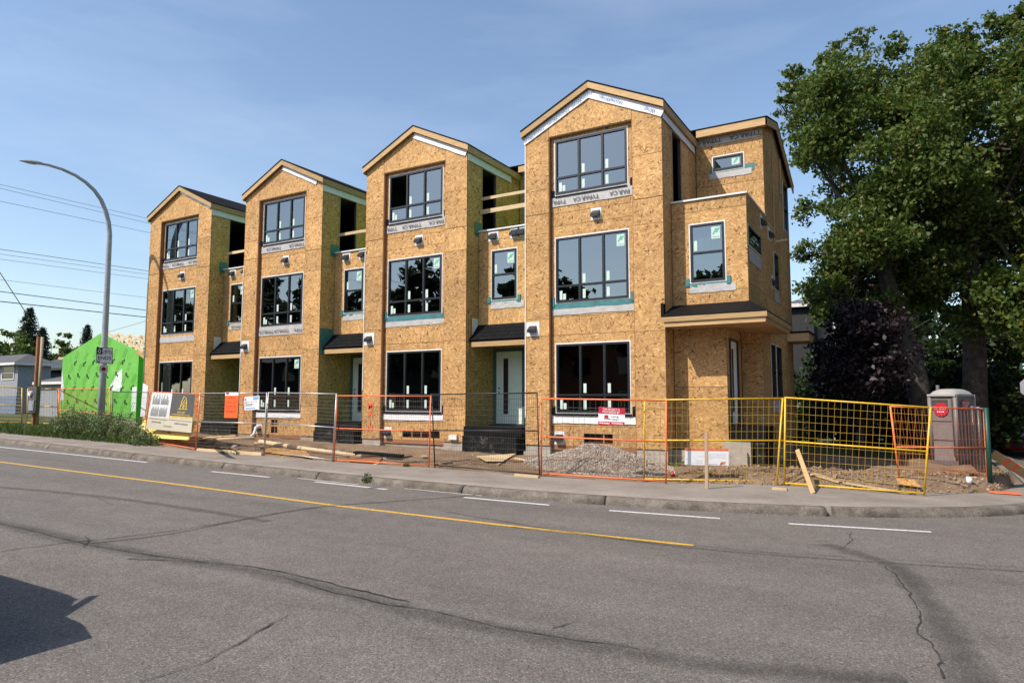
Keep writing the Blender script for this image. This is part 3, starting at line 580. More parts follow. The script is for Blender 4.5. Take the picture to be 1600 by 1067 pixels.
# ------------------------------------------------------------------ townhouses
PP, W = 6.0715, 4.049; X0 = [-3*PP, -2*PP, -PP, 0.0]
X_, Y_, Z_ = np.array([1., 0, 0]), np.array([0, 1., 0]), np.array([0, 0, 1.])
RS = .476; RZ = 10.43                                        # bay roof pitch and ridge
RIDGE = (4.75, 10.12); FEAVE = (2.92, 9.66); BEAVE = (7.75, 8.95)
def vent(parent, O, U, N, w=.34, h=.34, flat=False, hood_w=.23):
    O = np.array(O, float); m = MB(); m.obox(O+N*.006, U, Z_, N, w/2, h/2, .006); v = m.build('exhaust_vent', 'membrane_white', parent)
    m = MB(); a = hood_w/2; hh = hood_w*.42
    p = [O+N*.012+Z_*hh, O+N*.015-Z_*hh*1.0, O+N*.15-Z_*hh*1.0, O+N*.15-Z_*hh*.2]; m.prism([q-U*a for q in p], U*2*a); m.build('vent_hood', 'frame_black', v); return v
def townhouse(k, label):
    x0 = X0[k]; t = thing('townhouse', label, 'townhouse', (x0, 0, S(x0)), 'wooden townhouses under construction'); last = k == 3
    PE = 5.97 if last else PP-.012
    O = np.array([x0, 0, 0.]); y13 = .132; zb = .45
    # foundation
    m = MB(); m.box((x0, .03, -.6), (x0+.76, .4, zb)); m.box((x0+.763, .17, -.6), (x0+3.237, .4, zb)); m.box((x0+3.24, .03, -.6), (x0+W, .4, zb)); m.box((x0+.02, .42, -.6), (x0+PE-.1, 7.5, zb-.02)); m.box((x0-.03, -.05, -.6), (x0+.80, .02, .27)); m.box((x0+3.2, -.05, -.6), (x0+W+.02, .02, .27)); m.build('foundation_wall', 'concrete', t)
    m = MB(); m.box((x0+.77, .125, zb-.11), (x0+3.23, .165, zb-.001)); m.build('sill_plate', 'lumber_red', t)
    gpl = [(RS, 1, RZ-.05+RS*W/2), (-RS, 1, RZ-.05-RS*W/2)]                 # v <= RZ - RS*|u-W/2|
    # piers
    jl = [1.47, 3.45, 3.92, 6.34, 6.902, 6.918, 7.6]; jr = [1.47, 3.44, 6.2, 6.902, 6.918, 8.05]
    wall(t, O, X_, Z_, -Y_, (0, .76, zb, 10.6), planes=gpl, vj=[z+random.uniform(-.03, .03) if not 6.89 < z < 6.93 else z for z in jl], frame=.12)
    wall(t, O, X_, Z_, -Y_, (3.24, W, zb, 10.6), planes=gpl, vj=[z+random.uniform(-.03, .03) if not 6.89 < z < 6.93 else z for z in jr], frame=.12)
    wall(t, O, X_, Z_, -Y_, (.76, 3.24, 9.10, 10.6), planes=gpl, frame=.12)
    m = MB(); m.box((x0+.7605, .012, zb), (x0+.775, y13-.004, 9.085)); m.box((x0+3.225, .012, zb), (x0+3.2395, y13-.004, 9.085)); m.build('reveal_board', 'lumber_red', t)
    m = MB(); m.box((x0+.7605, .012, 9.086), (x0+3.2395, y13-.004, 9.0985)); m.build('reveal_board', 'lumber', t)
    # window wall in the recess
    W3, W2, W1 = (.915, 3.04, 7.44, 8.975), (.915, 3.04, 4.37, 6.18), (.915, 3.04, 1.36, 3.21)
    bo = [(1.72, 2.55, .54, .80)] if k == 3 else [(1.58, 3.02, .53, .74)] if k == 2 else [(1.62, 1.95, .52, .74), (1.62, 1.95, .80, .98)] if k == 1 else []
    O2 = O+Y_*y13
    ops = [W3, W2, W1]+bo
    wall(t, O2, X_, Z_, -Y_, (.776, 3.224, zb, 9.084), ops, vj=[.98 if not bo else .985, 3.47, 3.97, 6.53, 6.90], frame=.10)
    for b in bo:
        m = MB(); n = 3 if b[1]-b[0] > 1 else 1
        for i in range(n): c = b[0]+(b[1]-b[0])*(i+1)/(n+1)+(.15 if k == 3 else 0); m.box((x0+c-.02, y13+.02, b[2]), (x0+c+.02, y13+.1, b[3]))
        m.box((x0+b[0], y13+.3, b[2]-.1), (x0+b[1], y13+.32, b[3]+.1)); m.build('rough_framing', 'lumber_red', t)
    op = (k == 2)
    window(t, 'window', O2, X_, Z_, -Y_, W3, (.34, .67), .30, open_pane=op)
    window(t, 'window', O2, X_, Z_, -Y_, W2, (.34, .67), .25, sticker=(1, 1) if k in (0, 2, 3) else None)
    window(t, 'window', O2, X_, Z_, -Y_, W1, (.34, .67), .25, sticker=(1, 1) if k == 1 else None)
    # sill membranes
    f3 = flap(t, 'sill_membrane', 'membrane_grey', O2, X_, Z_, -Y_, .80, 3.20, 7.09, 7.41, lift=.014)
    for u in ((1.05, 1.85, 2.85) if k != 1 else (1.5, 2.7)):
        text(f3, 'lettering', 'TYPAR.CA', .17, O2+X_*u+Z_*7.22-Y_*.038, -X_, -Z_, 'ink_soft') if 1.2 < u < 2.8 else text(f3, 'lettering', 'PAR.CA' if u > 2 else 'TYPA', .17, O2+X_*(u-.02 if u > 2 else u)+Z_*7.22-Y_*.038, -X_, -Z_, 'ink_soft')
    m = MB(); 
    for u in (.80, 3.13): mm_ = MB(); mm_.box((x0+u, y13-.03, 7.36), (x0+u+.085, y13-.005, 7.56)); mm_.build('flashing_tape', 'membrane_black', f3)
    m.box((x0+.9, y13-.045, 7.35), (x0+3.05, y13-.034, 7.385)); m.build('flashing_tape', 'membrane_black', f3)
    if k == 1:
        f2 = flap(t, 'sill_membrane', 'membrane_grey', O2, X_, Z_, -Y_, .80, 3.18, 4.02, 4.33)
        for u in (1.25, 2.05, 2.9): text(f2, 'lettering', 'TYPAR.CA' if u < 2.5 else 'TYPA', .17, O2+X_*u+Z_*4.16-Y_*.036, -X_, -Z_, 'ink_soft')
    else:
        f2 = flap(t, 'sill_membrane', 'membrane_grey' if k else 'membrane_grey', O2, X_, Z_, -Y_, .80, 3.20, 4.02, 4.25)
        if k >= 2:
            flap(f2, 'flashing_tape', 'membrane_teal', O2, X_, Z_, -Y_, .78, 3.20, 4.19, 4.345, lift=.008, wav=.004)
            for u in (.79, 3.11): m = MB(); m.box((x0+u, y13-.03, 4.27), (x0+u+.085, y13-.006, 4.52)); m.build('flashing_tape', 'membrane_teal', f2)
    flap(t, 'sill_membrane', 'membrane_white', O2, X_, Z_, -Y_, .79, 3.21, 1.06, 1.29, wav=.012, lift=.012)
    for u in (.79, 3.11): m = MB(); m.box((x0+u, y13-.03, 1.26), (x0+u+.09, y13-.006, 1.52)); m.build('flashing_tape', 'membrane_black', t)
    m = MB(); m.box((x0+.86, y13-.05, 1.262), (x0+3.1, y13-.040, 1.325)); m.build('flashing_tape', 'membrane_black', t)
    # side walls: right side bare boards, left side in green wrap
    Os = O+X_*(W+.0)
    wall(t, Os, Y_, Z_, X_, (.012, 3.18, zb, 9.45), [(.84, 1.66, 6.99, 8.94)], uj=(1.22, 2.44), vj=[3.4, 3.95, 6.3, 6.95, 9.0], frame=.08)
    m = MB(); m.box((x0+W-.085, .80, 6.99), (x0+W+.014, .838, 8.94)); m.box((x0+W-.085, 1.662, 6.99), (x0+W+.014, 1.70, 8.94)); m.box((x0+W-.085, .80, 8.942), (x0+W+.014, 1.70, 8.98)); m.build('door_framing', 'lumber', t)
    slab(t, 'wrapped_wall', 'wrap_side', O, Y_, Z_, -X_, (.02, 7.5, zb, 9.42), [], [], .12)
    m = MB(); m.box((x0-.006, -.016, 2.0 if k < 3 else 1.2), (x0+.022, -.012, 6.6 if k != 3 else 9.0)); m.build('corner_tape', 'membrane_white', t)
    # set-back bay with the entry
    y2 = .65; cw = (W+.50, W+1.36, 4.71, 6.20)
    wall(t, O+Y_*y2, X_, Z_, -Y_, (W+.012, PE, 3.9 if not last else 3.6, 6.84), [cw], vj=[4.45, 6.55], uj=(), frame=.1)
    ww = window(t, 'window', O+Y_*y2, X_, Z_, -Y_, cw, (), .50, sticker=(1, 1), tabs=False)
    m = MB(); m.box((x0+cw[0]+.10, y2-.016, 5.6), (x0+cw[0]+.17, y2-.012, 5.85)) if False else m.box((x0+cw[0]+.09, y2+.009, 5.52), (x0+cw[0]+.17, y2+.012, 5.78)); m.build('sticker', 'sticker_pale', ww)
    fl = flap(t, 'sill_membrane', 'membrane_grey', O+Y_*y2, X_, Z_, -Y_, W+.46, min(W+1.62, PE-.02), 4.42, 4.63)
    if k == 0: text(fl, 'lettering', 'TYPAR.CA', .15, O+X_*(W+.95)+Z_*4.53+Y_*(y2-.036), -X_, -Z_, 'ink_soft')
    else: flap(fl, 'flashing_tape', 'membrane_teal', O+Y_*y2, X_, Z_, -Y_, W+.42, W+1.46, 4.57, 4.695, lift=.006, wav=.003)
    m = MB(); m.box((x0+W+.36, y2-.03, 4.60), (x0+W+.46, y2-.006, 4.80)); m.build('flashing_tape', 'membrane_teal', t); m = MB(); m.box((x0+W+1.40, y2-.03, 4.60), (x0+W+1.50, y2-.006, 4.80)); m.build('flashing_tape', 'membrane_teal', t)
    m = MB(); m.box((x0+W+.013, y2-.05, 6.842), (x0+PE+(.03 if last else -.01), y2+.16, 6.885)); 
    if last: m.box((x0+PE-.16, y2+.161, 6.842), (x0+PE+.03, 3.15, 6.885))
    m.build('parapet_cap', 'membrane_white', t)
    m = MB(); m.box((x0+W+.013, y2+.12, 6.55), (x0+PE-.12, 3.2, 6.62)); m.build('deck', 'membrane_grey', t)
    if not last:
        flap(t, 'corner_membrane', 'membrane_teal', O+X_*(W+.0)+Y_*0, Y_, Z_, X_, .42, .80, 6.72, 7.15, lift=.016, seg=6)
        vent(t, O+Y_*y2+X_*(W+.55)+Z_*6.66, X_, -Y_, .36, .30); vent(t, O+Y_*y2+X_*(W+1.30)+Z_*6.68, X_, -Y_, .30, .34)
        if k == 2:
            vent(t, O+Y_*y2+X_*(W+1.55)+Z_*6.68, X_, -Y_, .30, .3)
        for z, h in ((7.91, .09), (7.50, .13)) if k == 2 else ((7.52, .10),):
            m = MB(); m.box((x0+W+.02, .70, z-h/2), (x0+PE-.01, .74, z+h/2)); m.build('guard_rail', 'lumber_pale', t)
        if k == 0:
            for i, c in enumerate((.15, .3, .42)): m = MB(); m.beam((x0+W+.35+c, 1.0+.1*i, 6.62), (x0+W+.75+c, 1.6, 8.7), .09, .04); m.build('stud', 'lumber_grey', t)
    # third-floor rear wall
    y3 = 3.18; op3 = [(W+.52, W+1.37, 8.39, 8.80)] if last else []
    wall(t, O+Y_*y3, X_, Z_, -Y_, (W+.012, PE, 6.6, 9.55), op3, vj=[7.95], frame=.1)
    if last:
        wv = window(t, 'window', O+Y_*y3, X_, Z_, -Y_, op3[0], (), None, tabs=False, sticker=None); m = MB(); m.box((x0+W+1.05, y3+.008, 8.50), (x0+W+1.27, y3+.011, 8.74)); m.build('sticker', 'sticker_pale', wv); m = MB(); m.obox((x0+W+1.16, y3+.006, 8.62), X_*.6+Z_*.8, X_*.8-Z_*.6, Y_, .09, .03, .001); m.build('lettering', 'sticker_green', wv)
        flap(t, 'sill_membrane', 'membrane_grey', O+Y_*y3, X_, Z_, -Y_, W+.40, W+1.60, 8.15, 8.33); flap(t, 'flashing_tape', 'membrane_teal', O+Y_*y3, X_, Z_, -Y_, W+.40, W+1.68, 8.25, 8.46, lift=.005, wav=.002)
    # roof over the bay
    ex = .10; zr = lambda x: RZ-RS*abs(x-W/2); m = MB()
    for s in (0, 1):
        xa, xb = (-ex, W/2) if s == 0 else (W/2, W+ex)
        m.prism([(x0+xa, -.13, zr(xa)), (x0+xb, -.13, zr(xb)), (x0+xb, -.13, zr(xb)-.035), (x0+xa, -.13, zr(xa)-.035)], (0, 5.0, 0))
    rf = m.build('roof', 'shingle_black', t)
    for s in (0, 1):
        xa, xb = (-ex+.012, W/2) if s == 0 else (W/2, W+ex-.012); m = MB(); m.prism([(x0+xa, -.115, zr(xa)-.037), (x0+xb, -.115, zr(xb)-.037), (x0+xb, -.115, zr(xb)-.215), (x0+xa, -.115, zr(xa)-.215)], (0, .04, 0)); m.build('fascia', 'lumber', t)
    for xs_ in (-ex+.012, W+ex-.052): m = MB(); m.box((x0+xs_, -.073, zr(W+ex)-.235), (x0+xs_+.04, FEAVE[0]+.2, zr(W+ex)-.037)); m.build('fascia', 'lumber', t)
    m = MB(); 
    for a, b in ((-ex+.053, -.002), (W+.013, W+ex-.053)): m.box((x0+a, -.07, zr(W+ex)-.20), (x0+b, FEAVE[0], zr(W+ex)-.19))
    m.build('soffit', 'osb', t)
    # rear roof, ridge along the street
    xe = x0+(PE+.18 if last else PP); xs0 = x0+W/2; m = MB()
    for (ya, za), (yb, zb_) in ((FEAVE, RIDGE), (RIDGE, BEAVE)): m.prism([(xs0, ya, za), (xs0, yb, zb_), (xs0, yb, zb_-.035), (xs0, ya, za-.035)], (xe-xs0, 0, 0))
    m.build('rear_roof', 'shingle_black', rf)
    m = MB(); m.box((x0+W+ex+.0, FEAVE[0]+.012, FEAVE[1]-.25), (xe-.012, FEAVE[0]+.05, FEAVE[1]-.037)); m.build('fascia', 'lumber', t)
    m = MB(); m.box((x0+W+.014, FEAVE[0]+.052, FEAVE[1]-.22), (xe-.052, y3-.012, FEAVE[1]-.21)); m.build('soffit', 'osb', t)
    if last:
        for (ya, za), (yb, zb_) in (((FEAVE[0]+.012, FEAVE[1]), RIDGE), (RIDGE, BEAVE)): m = MB(); m.prism([(xe-.05, ya, za-.037), (xe-.05, yb, zb_-.037), (xe-.05, yb, zb_-.25), (xe-.05, ya, za-.25)], (.038, 0, 0)); m.build('fascia', 'lumber', t)
        fr = flap(t, 'eave_membrane', 'membrane_grey', O+Y_*y3, X_, Z_, -Y_, W+.04, PE-.05, 9.19, 9.42, lift=.008, wav=.006)
        for u in (.35, 1.45): text(fr, 'lettering', 'TYPAR.CA', .19, O+X_*(W+u)+Z_*9.31+Y_*(y3-.03), -X_, -Z_, 'ink_soft')
    # rake membranes on the gable
    def rake(side, s0, s1, wd, mat, words=()):
        d = np.array([1 if side else -1, 0, -RS]); d /= np.linalg.norm(d); n = np.array([-RS if side else RS, 0, -1.0]); n /= np.linalg.norm(n)
        A = O+X_*W/2+Z_*(RZ-.235); ln = (W/2+.05)*math.hypot(1, RS); U = d; V = -n
        if not side: fo = flap(t, 'rake_membrane', mat, A, -U, V, -Y_, -ln*s1, -ln*s0, -wd, 0, wav=.01, lift=.02)
        else: fo = flap(t, 'rake_membrane', mat, A, U, V, -Y_, ln*s0, ln*s1, -wd, 0, wav=.01, lift=.02)
        for s, wd_ in words: text(fo, 'lettering', wd_, .15, A+U*ln*s-V*wd*.52-Y_*.05, -U if side else U, -V, 'print_blue')
    if k == 3: rake(0, .0, 1.02, .20, 'membrane_white', ((.12, 'HomeWrap'), (.48, 'HomeWrap'), (.86, 'HomeWrap'))); rake(1, 0, 1.02, .22, 'membrane_white', ((.33, 'HomeWrap'), (.85, 'Wrap')))
    elif k == 2: rake(1, 0, .98, .17, 'membrane_white')
    elif k == 1: rake(1, 0, .85, .15, 'membrane_white')
    else: rake(1, 0, .95, .06, 'membrane_white')
    flap(t, 'eave_membrane', 'membrane_white', O+X_*W, Y_, Z_, X_, .0, 2.6 if k != 3 else 3.0, 8.95, 9.18, lift=.016, wav=.02)
    # vents on the facade
    vent(t, O2+X_*2.14+Z_*6.73, X_, -Y_, .31, .33); 
    if k: vent(t, O+X_*.25+Z_*3.66, X_, -Y_, .42, .40)
    if k >= 1: vent(t, O2+X_*1.0+Z_*.66, X_, -Y_, .30, .36)
    if k == 2: m = MB(); m.box((x0+3.5, -.07, .52), (x0+3.78, -.002, .66)); m.build('meter_box', 'white_plastic', t)
    if k == 2: m = MB(); m.tube([(x0+1.62, .30, 3.15), (x0+1.75, .29, 2.98), (x0+1.95, .28, 2.86), (x0+2.15, .28, 2.90), (x0+2.32, .29, 3.02), (x0+2.28, .28, 2.75), (x0+2.15, .28, 2.45), (x0+2.02, .28, 2.12)], .014, 6); m.build('loose_cord', 'white_plastic', t)
    if k == 0: m = MB(); m.tube([(x0+1.7, .32, 1.4), (x0+2.2, .31, 2.3), (x0+2.35, .30, 2.7), (x0+2.8, .29, 3.15)], .016, 6); m.build('loose_cord', 'white_plastic', t)
    for i_ in range(5 if k < 3 else 0):
        m = MB(); m.box((x0+.55+i_*.72, 3.50, .80), (x0+.59+i_*.72, 3.59, 3.7)); m.build('stud', 'lumber_grey', t)
        m = MB(); m.box((x0+.65+i_*.7, 3.80, 3.87), (x0+.69+i_*.7, 3.89, 6.78)); m.build('stud', 'lumber_grey', t)
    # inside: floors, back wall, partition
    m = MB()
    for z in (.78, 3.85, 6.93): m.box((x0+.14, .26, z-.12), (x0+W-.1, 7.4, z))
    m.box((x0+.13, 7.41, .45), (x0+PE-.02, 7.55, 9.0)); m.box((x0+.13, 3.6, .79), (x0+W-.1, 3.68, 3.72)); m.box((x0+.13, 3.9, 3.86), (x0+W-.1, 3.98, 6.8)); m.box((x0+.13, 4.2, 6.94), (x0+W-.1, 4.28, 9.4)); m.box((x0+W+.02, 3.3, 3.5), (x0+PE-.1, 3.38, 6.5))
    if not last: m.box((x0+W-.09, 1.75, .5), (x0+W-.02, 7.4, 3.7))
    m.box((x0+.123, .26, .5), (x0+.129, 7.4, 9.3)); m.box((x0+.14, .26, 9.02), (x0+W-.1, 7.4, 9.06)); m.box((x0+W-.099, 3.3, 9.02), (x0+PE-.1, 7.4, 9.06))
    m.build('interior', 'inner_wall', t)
    if not last:
        # entry: door, canopy, landing
        yd = 1.55; zt = .93
        m = MB(); m.box((x0+W+.0, yd-.02, zt), (x0+W+.09, yd+.1, 3.28)); m.box((x0+W+1.04, yd-.02, zt), (x0+W+1.12, yd+.1, 3.28)); m.box((x0+W+.091, yd-.02, 3.20), (x0+W+1.039, yd+.1, 3.28)); m.box((x0+W+.091, yd-.06, zt), (x0+W+1.039, yd+.1, zt+.03)); m.build('door_frame', 'door_frame_teal', t)
        m = MB(); m.box((x0+W+.095, yd+.02, zt+.034), (x0+W+1.035, yd+.065, 3.195)); d = m.build('door', 'door_white', t)
        m = MB(); m.box((x0+W+.36, yd+.008, zt+.33), (x0+W+.53, yd+.018, 2.98)); m.build('door_glass', 'window_dark', d)
        m = MB(); 
        for zz in (1.92, 2.06): m.disc((x0+W+.20, yd+.018, zz), X_, Z_, .03, 12, ext=(0, -.006, 0))
        m.build('lock_hole', 'ink', d)
        wall(t, O+Y_*(yd+.03), X_, Z_, -Y_, (W+.0, PE, 3.285, 3.88), frame=.08); wall(t, O+Y_*(yd+.03), X_, Z_, -Y_, (W+1.125, PE, zt, 3.28), frame=.08)
        m = MB(); m.box((x0+W+.013, y2-.02, 3.80), (x0+PE, yd+.02, 3.888)); m.build('soffit', 'osb', t)
        ys, zs, yk, zk = .16, 3.46, .635, 3.94; sl = np.array([0, yk-ys, zk-zs]); ln = np.linalg.norm(sl); sl /= ln; nn = np.cross(X_, sl)
        m = MB(); m.prism([(x0+W+.02, ys, zs), (x0+W+.02, yk, zk), (x0+W+.02, yk, zk-.05), (x0+W+.02, ys, zs-.05)], (PE-W-.03, 0, 0)); cn = m.build('canopy_roof', 'shingle_black', t)
        for r in range(4):
            for c in range(7):
                ua = W-.0+(PE-W-.01)*(c+(.5 if r % 2 else 0))/7; ub = min(PE-.012, W+(PE-W-.01)*(c+1+(.5 if r % 2 else 0))/7)
                if c == 6 and r % 2: continue
                if c == 0 and r % 2: ua = W
                m = MB(); a = np.array([x0, ys, zs])+sl*(ln*r/4-.02); m.obox(a+X_*(ua+ub)/2+sl*ln*.15+nn*(.012+random.uniform(0, .006)), X_, sl*.997+nn*-.05, nn, (ub-ua)/2-.004, ln*.15, .004); m.build('shingle', 'shingle_black', cn)
        m = MB(); m.box((x0+W+.05, ys+.005, zs-.20), (x0+PE-.01, ys+.045, zs-.055)); m.build('canopy_fascia', 'lumber', t)
        m = MB(); m.box((x0+W+.05, ys+.047, zs-.13), (x0+PE-.01, y2, zs-.11)); m.build('canopy_soffit', 'osb', t)
        # loose membrane beside the canopy
        flap(t, 'corner_membrane', 'membrane_teal' if k == 1 else 'membrane_white', O+X_*W, Y_, Z_, X_, .02 if k == 1 else .3, .62, 3.25 if k == 1 else 3.6, 4.15, lift=.014, seg=6)
        m = MB(); m.box((x0+W+.016, -.12, .66), (x0+PE-.05, yd-.03, .92)); ld = m.build('landing', 'membrane_black', t)
        m = MB(); m.box((x0+W+.16, -.14, -.3), (x0+PE-.2, .4, .655)); m.build('step_block', 'concrete_dark', t)
        m = MB(); m.box((x0+W-.02, -.13, .12), (x0+W+.155, -.06, .655)); m.build('landing_post', 'membrane_black', t)
        wall(t, O+X_*(PE), Y_, Z_, -X_, (.7, yd, .5, 3.85), frame=0) if False else None
    else:
        # east side with its own entry under a deep flat canopy
        xr = 5.40
        wall(t, O+Y_*y2, X_, Z_, -Y_, (W+.012, xr, zb, 3.598), vj=[2.02], frame=.1)
        wall(t, O+X_*xr, Y_, Z_, X_, (y2+.012, 2.28, zb, 3.598), [(.92, 1.82, 1.05, 3.22)], frame=.08)
        m = MB(); m.box((xr-.07, .90, 1.05), (xr+.04, .95, 3.25)); m.box((xr-.07, 1.78, 1.05), (xr+.04, 1.83, 3.25)); m.box((xr-.07, .951, 3.2), (xr+.04, 1.779, 3.25)); m.build('door_frame', 'frame_black', t)
        m = MB(); m.box((xr-.05, .955, 1.08), (xr-.01, 1.775, 3.195)); d = m.build('door', 'door_white', t); m = MB(); m.box((xr-.008, 1.2, 1.4), (xr-.003, 1.38, 3.0)); m.build('door_glass', 'window_dark', d)
        wall(t, O+Y_*2.28, X_, Z_, -Y_, (xr+.012, PE, zb, 3.598), vj=[1.4, 3.2], frame=.08)
        Oe = O+X_*PE
        e1 = [(3.45, 4.0, 1.75, 3.25), (4.3, 5.05, 1.75, 3.25)]; e2 = (.75, 2.30, 5.58, 6.06); e3 = (4.4, 5.0, 4.98, 6.05); e4 = (6.5, 7.2, 7.2, 8.75)
        hp = [(-(RIDGE[1]-FEAVE[1])/(RIDGE[0]-FEAVE[0]), 1, FEAVE[1]-.05-(RIDGE[1]-FEAVE[1])/(RIDGE[0]-FEAVE[0])*FEAVE[0]), ((RIDGE[1]-BEAVE[1])/(BEAVE[0]-RIDGE[0]), 1, RIDGE[1]-.05+(RIDGE[1]-BEAVE[1])/(BEAVE[0]-RIDGE[0])*RIDGE[0])]
        wall(t, Oe, Y_, Z_, X_, (2.29, 7.56, zb, 3.598), e1, uj=(3.5, 4.75, 6.0), vj=(2.6,), frame=.1)
        wall(t, Oe, Y_, Z_, X_, (y2+.0, 7.56, 3.602, 6.84), [e2, e3], uj=(1.9, 3.15, 4.4, 5.65, 6.9), vj=(4.6,), frame=.1)
        wall(t, Oe, Y_, Z_, X_, (y3+.0, 7.56, 6.845, 10.3), [e4], hp, uj=(4.4, 5.65, 6.9), vj=(8.0,), frame=.1)
        for e in e1+[e3, e4]: window(t, 'window', Oe, Y_, Z_, X_, e, (), .5, tabs=False)
        wv = window(t, 'window', Oe, Y_, Z_, X_, e2, (), None, tabs=False); strokes(wv, 'lettering', 'sticker_pale', [((PE+.012, 1.0+.1*i, 5.66+.1*j), (0, 1, 0), (0, 0, 1), .4, .05, 3) for i, j in ((0, 0), (2, 1), (4, 2), (7, 1))])
        flap(t, 'sill_membrane', 'membrane_grey', Oe, Y_, Z_, X_, .78, 2.36, 5.16, 5.50); flap(t, 'sill_membrane', 'membrane_grey', Oe, Y_, Z_, X_, 4.3, 5.1, 4.6, 4.9); flap(t, 'sill_membrane', 'membrane_grey', Oe, Y_, Z_, X_, 3.4, 5.1, 1.35, 1.68)
        m = MB(); m.beam((PE+.03, 4.5, 6.3), (PE+.03, 4.6, 9.4), .04, .09); m.build('brace_board', 'lumber', t); m = MB(); m.beam((PE+.03, 5.9, 8.2), (PE+.03, 5.95, 9.35), .04, .09); m.build('brace_board', 'lumber', t)
        m = MB(); m.beam((PE+.02, 4.62, 6.42), (PE+.36, 4.66, 6.45), .05, .05); m.build('brace_board', 'lumber_pale', t)
        vent(t, (PE, 2.55, 6.55), Y_, X_, .24, .4); vent(t, (PE, 3.7, 6.45), Y_, X_, .36, .4); vent(t, (PE, 4.0, 5.1), Y_, X_, .2, .4)
        # canopy: black upstand, two-step wooden edge, board soffit
        zc = 3.76; cx0, cx1, cy0, cy1 = W+.02, 6.55, -.32, 3.25
        m = MB(); m.prism([(cx0, cy0, zc), (cx0, y2-.013, 4.13), (cx0, y2-.013, zc-.03), (cx0, cy0, zc-.03)], (PE-cx0, 0, 0)); m.prism([(PE, cy0, zc), (cx1, cy0, zc), (PE, y2, 4.13)], (0, 0, -.03)); m.prism([(PE+.013, y2, 4.13), (cx1, cy0, zc), (cx1, cy1, zc), (PE+.013, cy1, 4.13)], (0, 0, -.03)); m.build('canopy_roof', 'membrane_black', t)
        m = MB(); m.box((W-.06, -.16, zc+.0), (W+.018, -.016, 4.10)); m.build('corner_membrane', 'membrane_black', t)
        for a, b, q in ((3.61, 3.727, 0), (3.49, 3.607, .04)):
            m = MB(); m.box((cx0+q, cy0+q, a), (cx1-q, cy0+q+.04, b)); m.build('canopy_fascia', 'lumber', t); m = MB(); m.box((cx1-q-.04, cy0+q+.041, a), (cx1-q, cy1, b)); m.build('canopy_fascia', 'lumber', t)
        m = MB(); m.box((cx0+.05, cy0+.085, 3.50), (cx1-.085, y2-.013, 3.515)); m.box((xr+.013, y2-.012, 3.50), (cx1-.085, 2.26, 3.515)); m.box((PE+.013, 2.262, 3.50), (cx1-.085, cy1, 3.515)); m.build('soffit', 'osb', t)
        m = MB(); m.box((xr+.012, .60, .70), (6.28, 1.9, 1.04)); m.build('landing', 'membrane_black', t); m = MB(); m.box((5.30, .50, -.4), (5.94, 1.9, .67)); m.build('step_block', 'concrete', t); m = MB(); m.box((5.95, .62, -.4), (6.25, 1.9, .67)); m.build('step_block', 'concrete_dark', t)
        # second canopy further along the east side
        m = MB(); m.box((PE+.014, 6.3, 3.55), (6.62, 7.6, 3.8)); m.build('rear_canopy', 'lumber', t); m = MB(); m.box((PE+.014, 6.28, 3.801), (6.64, 7.62, 3.86)); m.build('canopy_roof', 'membrane_black', t)
    return t
TH = [townhouse(0, 'leftmost board-clad townhouse, beside the green wrapped garage'), townhouse(1, 'second townhouse from the left, printed grey membrane under its two upper windows'),
      townhouse(2, 'third townhouse from the left, with two guard rails across its balcony'), townhouse(3, 'nearest and tallest looking townhouse at the right end with a flat entry canopy')]

# ------------------------------------------------------------------ temporary fence panels
def vplane(px, py, a, b, off=0.0):
    a, b = np.array(a, float), np.array(b, float); n = np.cross(b-a, Z_); n /= np.linalg.norm(n)
    if n@(CAM-a) < 0: n = -n
    d = ray(px, py); t = ((a+n*off-CAM)@n)/(d@n); return CAM+d*t, n
FP = {}
def fence(key, label, col, wire, BL, BR, TL, TR, mid=(.5, .5), vs=.10, hs=.20, rails='tmb', tube=.017, skip=(), wr=.0028):
    a, b = onS(*BL, 0), onS(*BR, 0); c, _ = vplane(*TL, a, b); d, n = vplane(*TR, a, b); FP[key] = (a, b, n)
    t = thing('site_fence', label, 'fence', a, 'temporary fence panels round the site')
    q = lambda s, v: (a*(1-s)+b*s)*(1-v)+(c*(1-s)+d*s)*v
    lo = .03
    for s in (0, 1):
        if s in skip: continue
        MB().tube([q(s, 0), q(s, 1)], tube, 8).build('post', col, t)
    for r in rails:
        v0, v1 = {'t': (.992, .992), 'm': mid, 'b': (lo, lo)}[r]; MB().tube([q(0, v0)*.995+q(1, v0)*.005, q(1, v1)], tube*.9, 8).build('rail', col, t)
    m = MB(); wd = np.linalg.norm(b-a); ht = np.linalg.norm(c-a); nv = int(wd/vs); nh = int(ht/hs); r = wr
    for i in range(1, nv):
        s = i/nv; j = .004*mnoise.noise((i*.7, wd, 1)); m.tube([q(s, lo)+n*j, q(s, .5)+n*(j*2), q(s, .992)+n*j], r, 4, False, False)
    for i in range(1, nh): m.tube([q(0, lo+(.96*i/nh)), q(1, lo+(.96*i/nh))], r, 4, False, False)
    tag(m.build('wire_mesh', wire, t), kind='stuff'); return t
fence('0', 'yellow mesh fence panel cut by the left edge of the view', 'paint_yellow', 'wire_yellow', (-52, 660), (34, 662), (-52, 600), (34.5, 606), vs=.2, hs=.2, tube=.03, wr=.005)
fence('2', 'second yellow mesh fence panel, in front of the power post', 'paint_yellow', 'wire_yellow', (42, 662), (91, 664), (43.5, 607), (90, 607), vs=.2, tube=.03, wr=.005)
fence('3', 'orange framed fence panel before the green garage, left of the street lamp', 'paint_orange', 'wire_orange', (92, 666), (173, 678), (92, 607), (171, 607), mid=(.42, .42), tube=.026)
